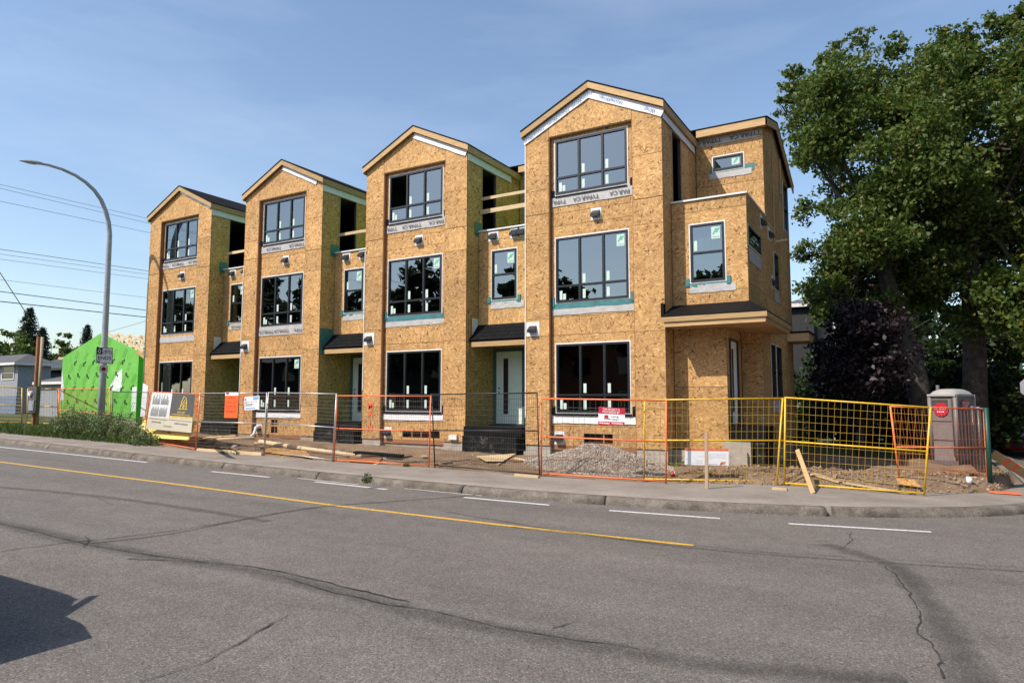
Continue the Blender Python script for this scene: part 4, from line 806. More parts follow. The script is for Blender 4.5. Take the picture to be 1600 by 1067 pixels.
fence('4', 'dark mesh fence panel before the green garage, right of the street lamp', 'paint_black', 'wire_dark', (174, 678), (228, 687.5), (176.5, 611.5), (232, 612.5), vs=.12, mid=(.42, .42), rails='tm')
fence('5', 'orange fence panel behind the large project board', 'paint_orange', 'wire_orange', (225, 690), (305, 703.5), (234, 611.5), (313, 615), vs=.06, mid=(.42, .42))
fence('6', 'bare grey fence panel carrying the orange notice', 'galv', 'wire_grey', (306, 703.5), (412.5, 710.6), (312.5, 613.7), (417, 613), vs=.055, hs=.10, mid=(.5, .5), rails='tm')
fence('7', 'bare grey fence panel in front of the second townhouse window', 'galv', 'wire_grey', (413, 708.8), (519.5, 721.4), (419.7, 612.5), (525.8, 614.6), vs=.055, hs=.10, mid=(.5, .5))
fence('8', 'orange fence panel in front of the third townhouse, left of the black one', 'paint_orange', 'wire_grey', (522, 721), (670, 730.5), (527, 617.4), (673, 618), vs=.055, hs=.13, mid=(.5, .5))
fence('9', 'black fence panel standing before the white door', 'paint_black', 'wire_dark', (679.5, 730), (843, 744.7), (674.5, 615.3), (839, 612.7), vs=.05, hs=.13, mid=(.5, .54))
fence('10', 'orange fence panel carrying the red and white sign, before the gravel heap', 'paint_orange', 'wire_grey', (845.7, 743), (1040.6, 756), (845.7, 621.7), (1041, 624.7), vs=.13, hs=.2, mid=(.5, .5), tube=.02)
fence('11', 'yellow fence panel carrying the long white sign', 'paint_yellow', 'wire_yellow', (1006, 752), (1226, 756.5), (1007.5, 624), (1227, 621), vs=.115, hs=.17, mid=(.5, .5), tube=.02)
fence('12', 'rightmost yellow fence panel, sloping down to the right', 'paint_yellow', 'wire_yellow', (1225.6, 758.6), (1443.8, 775), (1227, 620), (1454, 635.6), vs=.115, hs=.17, mid=(.5, .5), tube=.02)
fence('13', 'leaning orange fence panel in front of the portable toilet', 'paint_orange', 'wire_orange', (1407, 763), (1543.5, 762), (1391, 634), (1537, 638), vs=.075, hs=.3, mid=(.5, .5), tube=.02)
a, b = onS(1548, 765, 0), onS(1548, 765, 0)+np.array([.12, 6.2, -.0])
t = thing('chain_link_fence', 'dark green framed chain link fence running back along the side street', 'fence', a)
for f in (0, .5, 1): m = MB(); p = a*(1-f)+b*f; m.tube([p, p+Z_*1.75], .035 if f else .05, 8); m.build('post', 'paint_green' if f == 0 else 'galv', t)
m = MB(); m.tube([a+Z_*1.72, b+Z_*1.72], .02, 8); m.build('rail', 'galv', t); m = MB(); m.obox(a+Z_*.82+np.array([.02, .32, 0]), (0, 1, 0), (1, 0, 0), Z_, .28, .01, .82); m.build('windbreak_cloth', 'paint_green', t)
m = MB(); ln = 6.2
for i in range(64):
    for s in (-1, 1): y0 = i*.1; m.tube([a+np.array([0, y0, .05]), a+np.array([.02, min(ln, max(0, y0+s*1.65)), .05+min(1.65, abs(min(ln, max(0, y0+s*1.65))-y0))])], .0022, 3, False, False)
tag(m.build('wire_mesh', 'wire_dark', t), kind='stuff')
m = MB(); p, n = vplane(1218, 640, FP['11'][0], FP['11'][1], .03); p2 = onS(1213.5, 757, 0.02); m.tube([p2, vplane(1223, 622, FP['11'][0], FP['11'][1], .05)[0]], .02, 8)
one(m, 'fence_brace', 'paint_yellow', 'leaning yellow tube crossing the joint of the two right yellow panels', 'tube', p2)

# ------------------------------------------------------------------ signs
def board(name, label, key, corners, mat, off=.05, th=.012, group=None):     # corners TL, TR, BR, BL in the photograph, on the plane of a fence panel
    a, b, _ = FP[key]; P = [vplane(*c, a, b, off)[0] for c in corners]; n = vplane(*corners[0], a, b, off)[1]
    t = thing(name, label, 'sign', P[3], group); m = MB(); m.prism(P, -n*th); m.build('board', mat, t)
    Q = lambda s, v: (P[0]*(1-s)+P[1]*s)*(1-v)+(P[3]*(1-s)+P[2]*s)*v
    U = P[1]-P[0]; V = P[0]-P[3]; H = np.linalg.norm(V); U = U/np.linalg.norm(U); V = V/H
    def patch(nm, mt, s0, s1, v0, v1, lift=.003): m = MB(); m.quad(*[Q(s, v)+n*lift for s, v in ((s0, v1), (s1, v1), (s1, v0), (s0, v0))]); return m.build(nm, mt, t)
    def word(s, sz, x, y, mt, al='CENTER', wide=1.0): return text(t, 'lettering', s, sz*H, Q(x, y)+n*.004, U, V, mt, al, .002, wide)
    def lines(mt, rows): return strokes(t, 'print', mt, [(Q(x, y)+n*.005, U, V, np.linalg.norm(Q(x1, y)-Q(x, y)), h*H, k) for x, x1, y, h, k in rows])
    return t, Q, U, V, n, patch, word, lines
t, Q, U, V, n, patch, word, lines = board('project_board', 'large leaning project board with four building pictures and a gold emblem', '5', ((238.1, 613), (304.7, 615.5), (298.7, 676), (227.6, 669.5)), 'sign_cream', .07)
patch('picture_field', 'trim_white', 0, .5, 0, .67, .002); patch('dark_field', 'sign_charcoal', .505, 1.0, .0, .64, .002); patch('gold_band', 'gold', .505, 1, .60, .64, .004)
for s0, v0 in ((.05, .04), (.26, .04), (.05, .36), (.25, .36)):
    m = MB(); k = 9
    for i in range(k):
        s = s0+.19*i/k; h = (.20+.07*math.sin(i*1.9+s0*9)) if v0 < .2 else (.20+.03*(i % 3)); m.quad(*[Q(s_, v_)+n*.004 for s_, v_ in ((s, v0+.28), (s+.017, v0+.28), (s+.015, v0+.28-h), (s+.003, v0+.28-h-.02*(i % 2)))])
    m.build('building_picture', 'ink_grey', t)
m = MB(); 
def gl(p, q, w=.006): m.prism([Q(*p)+n*.005, Q(p[0]+w, p[1])+n*.005, Q(q[0]+w, q[1])+n*.005, Q(*q)+n*.005], n*.001)
for p, q in (((.71, .40), (.735, .20)), ((.735, .20), (.77, .07)), ((.77, .07), (.81, .10)), ((.81, .10), (.835, .2)), ((.835, .2), (.84, .4)), ((.74, .32), (.80, .16)), ((.76, .38), (.815, .22)), ((.79, .40), (.80, .25))): gl(p, q, .016)
m.quad(*[Q(*c)+n*.005 for c in ((.68, .415), (.88, .415), (.88, .40), (.68, .40))]); m.build('emblem', 'gold', t)
word('SANCTUARY', .085, .755, .50, 'gold'); lines('gold', [(.55, .95, .56, .018, 14)]); word('ANOTHER PROJECT BY', .055, .5, .89, 'ink_grey'); lines('ink_grey', [(.05, .48, .715, .02, 20), (.52, .98, .715, .02, 18), (.12, .34, .81, .035, 10), (.64, .92, .81, .035, 10)])
t, Q, U, V, n, patch, word, lines = board('orange_notice', 'orange notice with a white heading strip on the grey fence', '6', ((352, 612.8), (373.1, 612.8), (370.9, 653), (350.2, 652.7)), 'orange_sign', .03)
patch('heading', 'white_sign', 0, 1, 0, .13); patch('logo', 'red_sign', .06, .3, .01, .08, .005); word('CONTACT INFO', .062, .5, .215, 'red_sign', wide=.78); lines('red_sign', [(.08, .9, y, .010, 9) for y in (.36, .42, .53, .56, .62)]+[(.1, .85, y, .02, 7) for y in (.72, .78)])
t, Q, U, V, n, patch, word, lines = board('permit_sign', 'small tilted white and blue sign beside the orange notice', '6', ((381.9, 620), (405.3, 618.1), (405, 639.4), (382.1, 641)), 'white_sign', .035)
patch('blue_field', 'sign_blue', .57, .95, .04, .28); patch('blue_strip', 'sign_blue', .08, .7, .82, .93, .003); lines('ink_grey', [(.1, .9, .42, .03, 12), (.06, .65, .60, .06, 9), (.06, .55, .70, .06, 8)]); lines('ink', [(.07, .14, .30, .18, 1), (.06, .2, .46, .06, 2)])
t, Q, U, V, n, patch, word, lines = board('cabinet_sign', 'red and white sign on the orange fence below the big ground floor window', '10', ((935.6, 635.3), (976.5, 638), (975.9, 664.4), (934.4, 663.2)), 'white_sign', .035)
patch('red_band', 'red_sign', 0, 1, 0, .37); patch('red_band', 'red_sign', 0, 1, .81, 1); word('THIS PROJECT IS', .145, .48, .12, 'white_sign', wide=.93); word('PROCESSING BY', .145, .48, .27, 'white_sign', wide=.93)
patch('logo', 'red_sign', .23, .38, .44, .62, .005); word('CUSTOM', .11, .62, .53, 'ink'); word('KITCHEN CABINETS', .11, .5, .68, 'ink', wide=.85); lines('white_sign', [(.05, .45, .93, .07, 9), (.52, .95, .93, .07, 9)])
t, Q, U, V, n, patch, word, lines = board('notice_sign', 'long white sign with an orange top edge behind the upright stake', '11', ((1070.6, 700.2), (1138.4, 700.8), (1138.6, 727), (1070, 726)), 'white_sign', .04)
patch('orange_edge', 'paint_orange', 0, 1, 0, .14); lines('ink_grey', [(.55, .95, .36, .014, 16), (.3, .95, .48, .014, 20), (.55, .95, .58, .012, 12), (.25, .42, .76, .016, 5), (.16, .42, .88, .016, 7), (.55, .75, .95, .02, 5)])
m = MB(); m.poly([Q(*c)+n*.005 for c in ((.79, .98), (.82, .80), (.95, .78), (.9, .86), (.92, .92), (.85, .93))]); m.build('logo', 'paint_orange', t); m = MB(); m.poly([Q(*c)+n*.006 for c in ((.80, .98), (.84, .93), (.86, .84), (.83, .9))]); m.build('logo', 'ink', t)
a, b, _ = FP['5']; P = [vplane(*c, a, b, o_)[0] for c, o_ in (((226, 656), -.5), ((307.5, 658), -.5), ((292.5, 687), .03), ((210, 682.5), .03))]; nn = vplane(230, 660, a, b)[1]
m = MB(); m.prism(P, -nn*.05); t = thing('foam_board', 'yellow foam sheet leaning behind the project board', 'foam sheet', P[3]); m.build('sheet', 'foam_yellow', t)
strokes(t, 'print', 'ink', [((P[3]*(1-s)+P[2]*s)*(1-v)+(P[0]*(1-s)+P[1]*s)*v+nn*.03, (P[2]-P[3])/np.linalg.norm(P[2]-P[3]), (0, 0, 1), .30, .07, 3) for s, v in ((.17, .38), (.62, .3), (.05, .1))])

# ------------------------------------------------------------------ street lamp and its two traffic signs
LX, LY = -19.0, -1.21
t = thing('street_lamp', 'tall steel street lamp with a long curved arm over the road', 'street lamp', (LX, LY, S(LX)))
pts = [(LX, LY, S(LX)-.2), (LX, LY-.01, 3), (LX, LY-.03, 6), (LX, LY-.05, 8.5)]+[(LX, y, z) for y, z in ((-1.33, 9.0), (-1.46, 9.42), (-1.67, 9.84), (-1.95, 10.16), (-2.3, 10.40), (-2.7, 10.57), (-3.2, 10.67), (-3.7, 10.69), (-4.0, 10.66))]
m = MB(); m.tube(pts, [.135, .125, .11, .098, .092, .086, .08, .074, .068, .062, .057, .052, .05], 14); m.build('pole', 'lamp_steel', t)
m = MB(); rows = []
for i in range(9):
    s = i/8; y = -3.9-.78*s; wv = .165*math.sin(math.pi*min(1, .12+.86*s))**.7; hv = .075*math.sin(math.pi*min(1, .15+.83*s))**.6
    rows.append([(LX+wv*math.cos(2*math.pi*k/12), y, 10.66-.10*s+hv*math.sin(2*math.pi*k/12)*(1.2 if k < 6 else .6)) for k in range(13)])
m.grid(rows); hd = m.build('lamp_head', 'lamp_steel', t); m = MB(); m.disc((LX, -4.33, 10.565), X_, Y_, .11, 14, .2); m.build('lens', 'sign_grey', hd)
m = MB(); m.tube([(LX, LY, S(LX)-.05), (LX, LY, S(LX)+.12)], .2, 14); m.build('base_flange', 'lamp_steel', t)
SN = np.array([.88, -.475, 0]); SN /= np.linalg.norm(SN)
def bplane(px, py, P0, N): d = ray(px, py); return CAM+d*((np.array(P0)-CAM)@N)/(d@N)
P0 = np.array([LX, LY, 3])+SN*.15
def lsign(name, label, px):
    P = [bplane(*c, P0, SN) for c in px]; t = thing(name, label, 'sign', P[3]); m = MB(); m.prism(P, -SN*.012); m.build('plate', 'sign_grey', t); Q = lambda s, v: (P[0]*(1-s)+P[1]*s)*(1-v)+(P[3]*(1-s)+P[2]*s)*v
    U = P[1]-P[0]; V = P[0]-P[3]; w_ = np.linalg.norm(U); h_ = np.linalg.norm(V); return t, Q, U/w_, V/h_, w_, h_
t, Q, U, V, w_, h_ = lsign('bike_lane_sign', 'grey bicycle lane ends sign on the street lamp', ((150.7, 542.6), (176.6, 543.4), (175.8, 568.4), (150.2, 567.4)))
def pq(nm, mt, pts, l=.004): m = MB(); m.poly([Q(*p)+SN*l for p in pts]); return m.build(nm, mt, t)
for e in (((0, 0), (1, 0), (1, .03), (0, .03)), ((0, .97), (1, .97), (1, 1), (0, 1)), ((0, .03), (.03, .03), (.03, .97), (0, .97)), ((.97, .03), (1, .03), (1, .97), (.97, .97))): pq('border', 'ink', e)
pq('black_field', 'ink', ((.03, .03), (.37, .03), (.37, .44), (.03, .44)))
m = MB(); o_ = ((.19, .06), (.29, .235), (.19, .41), (.09, .235)); i_ = ((.19, .11), (.255, .235), (.19, .36), (.125, .235))
for k in range(4): m.quad(*[Q(*p)+SN*.006 for p in (o_[k], o_[(k+1) % 4], i_[(k+1) % 4], i_[k])])
m.build('diamond', 'white_sign', t)
m = MB()
for c in (.50, .85):
    for k in range(16): a0, a1 = 2*math.pi*k/16, 2*math.pi*(k+1)/16; m.quad(*[Q(c+r*math.cos(a), .31+r*1.05*math.sin(a))+SN*.005 for r, a in ((.10, a0), (.10, a1), (.072, a1), (.072, a0))])
def st(p, q, w=.022): d = np.array(q)-np.array(p); d = d/np.linalg.norm(d); e = np.array([-d[1], d[0]])*w/2; m.quad(*[Q(*(np.array(z)))+SN*.006 for z in (p-e, q-e, q+e, p+e)])
for p, q in (((.5, .31), (.58, .17)), ((.58, .17), (.76, .19)), ((.76, .19), (.66, .31)), ((.66, .31), (.5, .31)), ((.66, .31), (.57, .15)), ((.85, .31), (.75, .13)), ((.75, .13), (.70, .14)), ((.53, .14), (.61, .14))): st(np.array(p), np.array(q))
m.build('bicycle_symbol', 'ink', t); text(t, 'lettering', 'ENDS', .30*h_, Q(.5, .66), U, V, 'ink', wide=1.0)
m = MB(); st(np.array((.24, .80)), np.array((.10, .93)), .035); st(np.array((.09, .80)), np.array((.09, .94)), .035); st(np.array((.09, .93)), np.array((.24, .93)), .035); m.build('arrow', 'ink', t)
t, Q, U, V, w_, h_ = lsign('no_stopping_sign', 'small square sign with a red ring below the bicycle lane sign', ((155.4, 570.4), (168.8, 570.8), (168.4, 582.6), (155.1, 582.2)))
for r, mt, l in ((.44, 'red_sign', .004), (.36, 'white_sign', .005), (.30, 'red_sign', .006), (.22, 'ink', .007)): m = MB(); m.disc(Q(.5, .5)+SN*l, U, V, r*w_, 20); m.build('ring', mt, t)

# ------------------------------------------------------------------ garage wrapped in green, unroofed
GY = 1.3; zg = S(-22)-.1; gx0, gx1 = ony(93.5, 640, GY)[0], ony(212.8, 640, GY)[0]; ze = ony(94.4, 558.5, GY)[2]; zp = ony(151, 521.5, GY)[2]; gxm = (gx0+gx1)/2; zf = ony(200, 656.3, GY)[2]
t = thing('garage', 'unfinished gable garage wrapped in bright green house wrap', 'garage', (gxm, GY, zg)); GD = 6.2
m = MB(); m.prism([(gx0, GY, zf), (gx1, GY, zf), (gx1, GY, ze), (gxm, GY, zp), (gx0, GY, ze)], (0, .14, 0)); wf = m.build('wrapped_wall', 'wrap_green', t)
m = MB(); m.box((gx1-.14, GY+.142, zf), (gx1, GY+GD, ze)); m.build('wrapped_wall', 'wrap_green', t); m = MB(); m.box((gx0, GY+.142, zf), (gx0+.14, GY+GD, ze)); m.build('wrapped_wall', 'wrap_green', t); m = MB(); m.box((gx0+.141, GY+GD-.14, zf), (gx1-.141, GY+GD, ze)); m.build('wrapped_wall', 'wrap_green', t)
m = MB(); m.box((gx0+.02, GY+.03, zg-.4), (gx1-.02, GY+GD-.03, zf-.001)); m.build('foundation_wall', 'concrete', t)
m = MB(); m.box((gx0-.01, GY-.012, zf), (gx0+.28, GY-.003, zf+1.3)) if False else m.prism([(gx0+.0, GY-.004, zf+.9), (gx0+.33, GY-.004, zf+.9), (gx0+.22, GY-.004, zf+1.7), (gx0+.0, GY-.004, ze-.6)], (0, -.004, 0)); m.build('wrap_patch', 'wrap_white', wf)
m = MB(); m.box((gx1-.38, GY-.008, zf+.4), (gx1-.02, GY-.003, zf+1.5)); m.build('wrap_patch', 'wrap_white', wf); m = MB(); m.prism([(gx1-2.3, GY-.003, zf+1.4), (gx1-1.2, GY-.003, zf+1.25), (gx1-1.25, GY-.003, zf+2.35), (gx1-1.7, GY-.003, zf+2.1)], (0, -.004, 0)); m.build('wrap_patch', 'wrap_white', wf)
def in_gable(x, z): return gx0+.15 < x < gx1-.2 and zf+.1 < z < ze-.2+(zp-ze)*(1-abs(x-gxm)/((gx1-gx0)/2))
for r in range(7):
    for c in range(8):
        x = gx0+.35+c*.82+(.35 if r % 2 else 0); z = zf+.18+r*.62+.06*(c % 2)
        if not in_gable(x, z+.35): continue
        m = MB(); y = GY-.011; f = -1 if r % 2 else 1
        m.poly([(x+a*.20*1.9, y, z+f*b*.25) for a, b in ((-.3, -.45), (.05, -.5), (.12, .05), (.4, .1), (.42, .45), (.2, .5), (.15, .25), (-.2, .2))][::f]); m.build('logo', 'wrap_ink', wf)
        strokes(wf, 'print', 'wrap_print', [((x-.02+k*.12, y-.0005*k, z+.22-k*.05), (.5, 0, .86), (-.86*.5, 0, .25), .46, .05, 5) for k in (0, 1)])
for r in range(3): m = MB(); x = gx1+.006; m.poly([(x, GY+1.0+a*.5, zf+.4+r*1.1+b*.3) for a, b in ((-.3, -.4), (0, -.5), (.1, 0), (.4, .1), (.4, .45), (.1, .5))]); m.build('logo', 'wrap_ink', t)
for i in range(11):
    y = GY+.3+i*.58; m = MB(); sl = (zp-ze)/(gx1-gxm); L_ = lambda x: ze+.06+sl*((x-gx0) if x < gxm else (gx1-x))
    for p, q in (((gx0-.35, L_(gx0)-.35*sl), (gxm, zp+.06)), ((gxm, zp+.06), (gx1+.35, ze+.06-.35*sl)), ((gx0, ze+.05), (gx1, ze+.05)), ((gx0+1.2, ze+.05), (gx0+1.7, L_(gx0+1.7))), ((gx0+1.7, L_(gx0+1.7)), (gxm-.5, ze+.05)), ((gxm-.5, ze+.05), (gxm, zp)), ((gxm+.5, ze+.05), (gxm, zp)), ((gx1-1.7, L_(gx1-1.7)), (gxm+.5, ze+.05)), ((gx1-1.2, ze+.05), (gx1-1.7, L_(gx1-1.7)))):
        m.beam((p[0], y, p[1]), (q[0], y, q[1]), .04, .09, up=(0, 1, 0)) if False else m.beam((p[0], y, p[1]), (q[0], y, q[1]), .04, .09)
    m.build('roof_truss', 'lumber_pale', t)
m = MB(); m.box((gx0-.55, GY+.05, ze-.10), (gx0-.005, GY+.5, ze+.02)); m.build('outrigger', 'lumber_pale', t)
m = MB(); m.prism([(gx1+.002, GY-.02, ze+.07), (gx1+.42, GY-.02, ze-.12), (gx1+.42, GY-.02, ze-.28), (gx1-.35, GY-.02, ze+.05)], (0, .04, 0)); m.build('outrigger', 'lumber', t)
P = [vplane(*c, np.array([X0[0]-.25, -.6, 0]), np.array([X0[0]-.2, -.5, 0])+X_*.5)[0] for c in ((223.5, 598.5), (231.5, 604), (226.5, 650), (219, 651))]
m = MB(); m.prism(P, (0, .02, 0)); one(m, 'white_sheet', 'white_sign', 'white printed sheet standing against the left corner of the leftmost townhouse', 'sheet', P[3])
m = MB(); m.beam(onS(212, 674, .1), onS(223, 664, .35), .10, .05); one(m, 'white_gutter', 'white_plastic', 'short white gutter length lying beside the yellow foam sheet', 'gutter', onS(212, 674, .1))

# ------------------------------------------------------------------ portable toilet
def onD(px, py, dz=0.0):                                     # a pixel on the dirt of the lot
    d = ray(px, py); d = d/math.hypot(d[0], d[1]); t = 6.0
    while t < 45:
        p = CAM+d*t; 
        if p[2] <= (dirt_z(p[0], p[1]) if -18.6 < p[0] < 11.5 and p[1] > back_y(p[0])-.1 else S(p[0]))+dz: break
        t += .01
    return p
pz = -.16; A = onz(1498, 727, pz); A = np.array([A[0], A[1], pz]); B_ = onz(1450, 724, pz); u = np.array([-.86, .52, 0]); u /= np.linalg.norm(u); v = np.array([.52, .86, 0]); v /= np.linalg.norm(v)
u = (lambda q: q/np.linalg.norm(q))(np.array([-.93, .36, 0])); v = np.array([.36, .93, 0]); v /= np.linalg.norm(v)
# size each face so that it spans its width in the photograph
def span(px, dirv):
    lo, hi = .2, 3
    for _ in range(40):
        mid = (lo+hi)/2; q = A+dirv*mid-CAM; x = 800+FPX*(q@RT)/(q@FW)
        if (x > px) == (dirv is u): lo = mid
        else: hi = mid
    return lo
wu, wv = min(1.3, span(1456, u)), min(1.5, span(1536, v)); PH = ony(1498, 616, A[1])[2]-pz
t = thing('portable_toilet', 'grey portable toilet with a pale domed roof and red stickers', 'portable toilet', A)
m = MB(); C4 = [A, A+v*wv, A+v*wv+u*wu, A+u*wu]; ctr = sum(C4)/4
def inset(p, f): return ctr+(p-ctr)*f
m.prism([inset(p, .97)+Z_*.12 for p in C4], Z_*(PH-.12)); m.build('cabin', 'porta_grey', t)
m = MB(); m.prism([inset(p, 1.03) for p in C4], Z_*.12); m.build('skid_base', 'porta_dark', t)
m = MB()
for p in C4: m.tube([inset(p, .955)+Z_*.1, inset(p, .955)+Z_*(PH)], .06, 8)
m.build('corner_post', 'porta_grey', t)
rows = []
for i in range(9):
    f = i/8; row = []
    for j in range(9):
        g = j/8; h = .17*(1-abs(2*f-1)**4.5)*(1-abs(2*g-1)**4.5); row.append(A+(u*wu*(1.06*g-.03))+(v*wv*(1.06*f-.03))+Z_*(PH+h))
    rows.append(row)
m = MB(); m.grid(rows); e0 = [inset(p, 1.06) for p in C4]; m.prism([p+Z_*(PH-.05) for p in e0], Z_*.06); m.build('roof', 'porta_roof', t)
fn = -v; gn = -u                                              # outward normals of the left (u) face and the right (v) face
m = MB()
for i in range(7): m.obox(A+u*wu*(.60)+Z_*(PH-.16-.045*i)+fn*(-.01), u, Z_, fn, wu*.30, .012, .018)
m.build('vent_grille', 'porta_dark', t)
m = MB()
for s in (.14, .05): m.obox(A+u*wu*s+Z_*PH*.53+fn*(-.0), u, Z_, fn, .012, PH*.40, .02)
m.build('door_edge', 'porta_dark', t)
m = MB()
for zz in (.35, .62): m.obox(A+u*wu*.55+Z_*PH*zz+fn*(-.012), u, Z_, fn, wu*.36, .008, .012)
m.build('panel_rib', 'porta_dark', t)
m = MB()
for s in (.15, .35, .55, .75): m.obox(A+v*wv*s+Z_*PH*.5+gn*(-.012), v, Z_, gn, .010, PH*.36, .014)
m.build('panel_rib', 'porta_dark', t)
m = MB(); m.disc(A+u*wu*.55+Z_*(PH*.785)+fn*.012, -u, Z_, .20, 20); s = m.build('sticker', 'red_sign', t); text(s, 'lettering', 'PIT STOP', .10, A+u*wu*.55+Z_*(PH*.80)+fn*.016, -u, Z_, 'white_sign', wide=.8); strokes(s, 'print', 'white_sign', [(A+u*(wu*.55+.10)+Z_*PH*.745+fn*.016, -u, Z_, .2, .03, 4)])
m = MB(); m.disc(A+v*wv*.50+Z_*(PH*.85)+gn*.012, v, Z_, .34, 20, .17); s = m.build('sticker', 'red_sign', t); text(s, 'lettering', 'PIT STOP', .13, A+v*wv*.5+Z_*(PH*.865)+gn*.016, v, Z_, 'white_sign', wide=.9); strokes(s, 'print', 'white_sign', [(A+v*(wv*.5-.15)+Z_*PH*.82+gn*.016, v, Z_, .3, .03, 5)])
m = MB(); p = A+u*wu*.86+v*wv*.3; m.tube([p+Z_*PH, p+Z_*(PH+.28)], .05, 10); m.build('vent_pipe', 'porta_dark', t)

# ------------------------------------------------------------------ lumber, sheets and litter on the lot
def plank(name, mat, label, p, q, wd, th, cat='plank', za=0.0, zb=0.0, group=None, flat=True):
    a = onD(*p, th/2+za) if len(p) == 2 else np.array(p); b = onD(*q, th/2+zb) if len(q) == 2 else np.array(q); m = MB()
    m.beam(a, b, wd if flat else th, th if flat else wd); return one(m, name, mat, label, cat, a, group)
def pole(name, mat, label, p, q, r, cat='pole', za=0, zb=0):
    a, b = onD(*p, r+za), onD(*q, r+zb); m = MB(); mid = (a+b)/2-Z_*.02; m.tube([a, mid, b], [r*1.05, r, r*.9], 9); return one(m, name, mat, label, cat, a)
def sheet(name, mat, label, pts, th=.015, cat='sheet', lift=.03):
    P = [onD(*c[:2], lift+(c[2] if len(c) > 2 else 0)) for c in pts]; m = MB(); n = np.cross(P[1]-P[0], P[3]-P[0]); n = n/np.linalg.norm(n); n = n if n[2] > 0 else -n; m.prism(P, n*th); return one(m, name, mat, label, cat, P[0])
pole('wooden_pole', 'lumber_pale', 'long pale round pole lying before the first two townhouses', (247, 689), (398, 684), .055)
plank('plank', 'lumber', 'narrow plank sloping up onto the black landing of the leftmost townhouse', (268, 687), (370, 680), .09, .04, za=0, zb=.55)
sheet('plywood_sheet', 'lumber_pale', 'tan plywood sheet propped slantwise between leftmost townhouse and its fence', ((311, 686), (322, 687), (338, 684, .55), (326, 683, .55)))
plank('plank', 'lumber_grey', 'thin grey board propped beside the slanting plywood sheet', (333, 685), (348, 682), .05, .03, zb=.5)
plank('plank', 'bark_post', 'dark weathered board on the mud under the orange notice', (300, 700), (335, 690), .10, .04, zb=.05)
plank('plank', 'lumber_pale', 'long pale timber along the foot of the grey panel with the notice', (309, 702.5), (410, 709.5), .09, .09)
plank('plank', 'lumber_grey', 'grey board lying flat behind the pale timber under the grey fence', (322, 697), (374, 701), .16, .03)
plank('plank', 'bark_post', 'dark wet board lying before the second townhouse foundation', (360, 693), (420, 699), .2, .03)
pole('wooden_pole', 'lumber_pale', 'thick pale pole running under the second grey fence panel to the orange one', (406, 690), (566, 713), .07)
sheet('plywood_sheet', 'osb_worn', 'muddy tan board sheet flat on the ground behind the second grey panel', ((412, 706), (488, 716), (478, 705), (412, 698)))
strokes(None, 'ink', 'ink', []) if False else None
plank('plank', 'membrane_black', 'black covered plank behind the orange fence before the third townhouse', (556, 706), (628, 712), .30, .06, zb=.05, za=.12)
sheet('plywood_sheet', 'lumber_red', 'reddish board sheet under the black plank by the orange fence', ((545, 721), (590, 724), (600, 713), (548, 711)))
plank('plank', 'lumber_grey', 'thin grey strip lying between orange fence and the yellow plywood', (600, 722), (742, 717), .06, .03)
sheet('plywood_sheet', 'lumber_pale', 'pale yellow plywood offcut lying before the white door', ((744, 713), (760, 721), (786, 721), (806, 709)), lift=.05)
plank('plank', 'lumber_grey', 'short stub of board left of the pale yellow plywood', (690, 724), (706, 722), .1, .05)
plank('plank', 'lumber_pale', 'short pale offcut at the foot of the black fence panel', (805, 741.5), (842, 745), .09, .05)
plank('plank', 'lumber_pale', 'pale board lying on the dug soil left of the leaning stake', (1190, 725), (1262, 743), .16, .03)
plank('plank', 'lumber_pale', 'broad pale board on the dug soil right of the leaning stake', (1270, 740), (1314, 753), .2, .03)
plank('plank', 'lumber_pale', 'long pale board running out under the rightmost yellow panel', (1318, 754), (1430, 772), .13, .03)
plank('plank', 'lumber_red', 'reddish board lying before the portable toilet', (1474, 733), (1522, 740), .14, .04, za=.05, zb=.05)
plank('plank', 'lumber_grey', 'grey board on the pavement edge under the yellow end post', (1440, 770), (1486, 771), .09, .04)
sheet('plywood_sheet', 'osb_worn', 'small square of board on the mud behind the leaning orange panel', ((1404, 757), (1440, 762), (1428, 750), (1400, 747)), lift=.06)
plank('wood_block', 'lumber_pale', 'short pale block under the joint of the yellow panels', (1207, 762.5), (1230, 764.5), .09, .045, 'block')
p = onS(1104, 763, 0); q = ony(1103.5, 675, p[1]); m = MB(); m.beam(p-Z_*.2, q, .065, .04, (0, 1, 0)); one(m, 'wooden_stake', 'lumber_grey', 'upright weathered stake before the long white sign', 'stake', p)
p = onS(1271, 771, 0); q = vplane(1246, 703, FP['12'][0], FP['12'][1], .02)[0]; m = MB(); m.beam(p, q, .09, .04, (0, 1, 0)); one(m, 'leaning_stake', 'lumber', 'brownish stake leaning on the rightmost yellow panel', 'stake', p)
p = onS(1600, 757, 0)+np.array([.3, -.1, .05]); q = vplane(1550, 708, FP['13'][0], FP['13'][1], -.1)[0]; t = thing('long_board', 'weathered board with orange marks leaning on the dark green fence post', 'board', p)
m = MB(); m.beam(p, q, .20, .04, (0, 1, .3)); m.build('plank', 'lumber_red' if False else 'lumber', t)
m = MB(); d = (q-p)
for f in (.55, .72): 
    c = p+d*f; dd = d/np.linalg.norm(d); m.obox(c, dd, (lambda x: x/np.linalg.norm(x))(np.cross(dd, (0, 1, .3))), (lambda x: x/np.linalg.norm(x))(np.array([0, 1, .3])-dd*(dd@np.array([0, 1, .3]))), .05, .102, .022)
m.build('paint_mark', 'spray_orange', t)
plank('plank', 'paint_orange', 'orange painted board lying on the pavement corner', tuple(onS(1546, 768, .03)), tuple(onS(1594, 771, .03)), .16, .03)
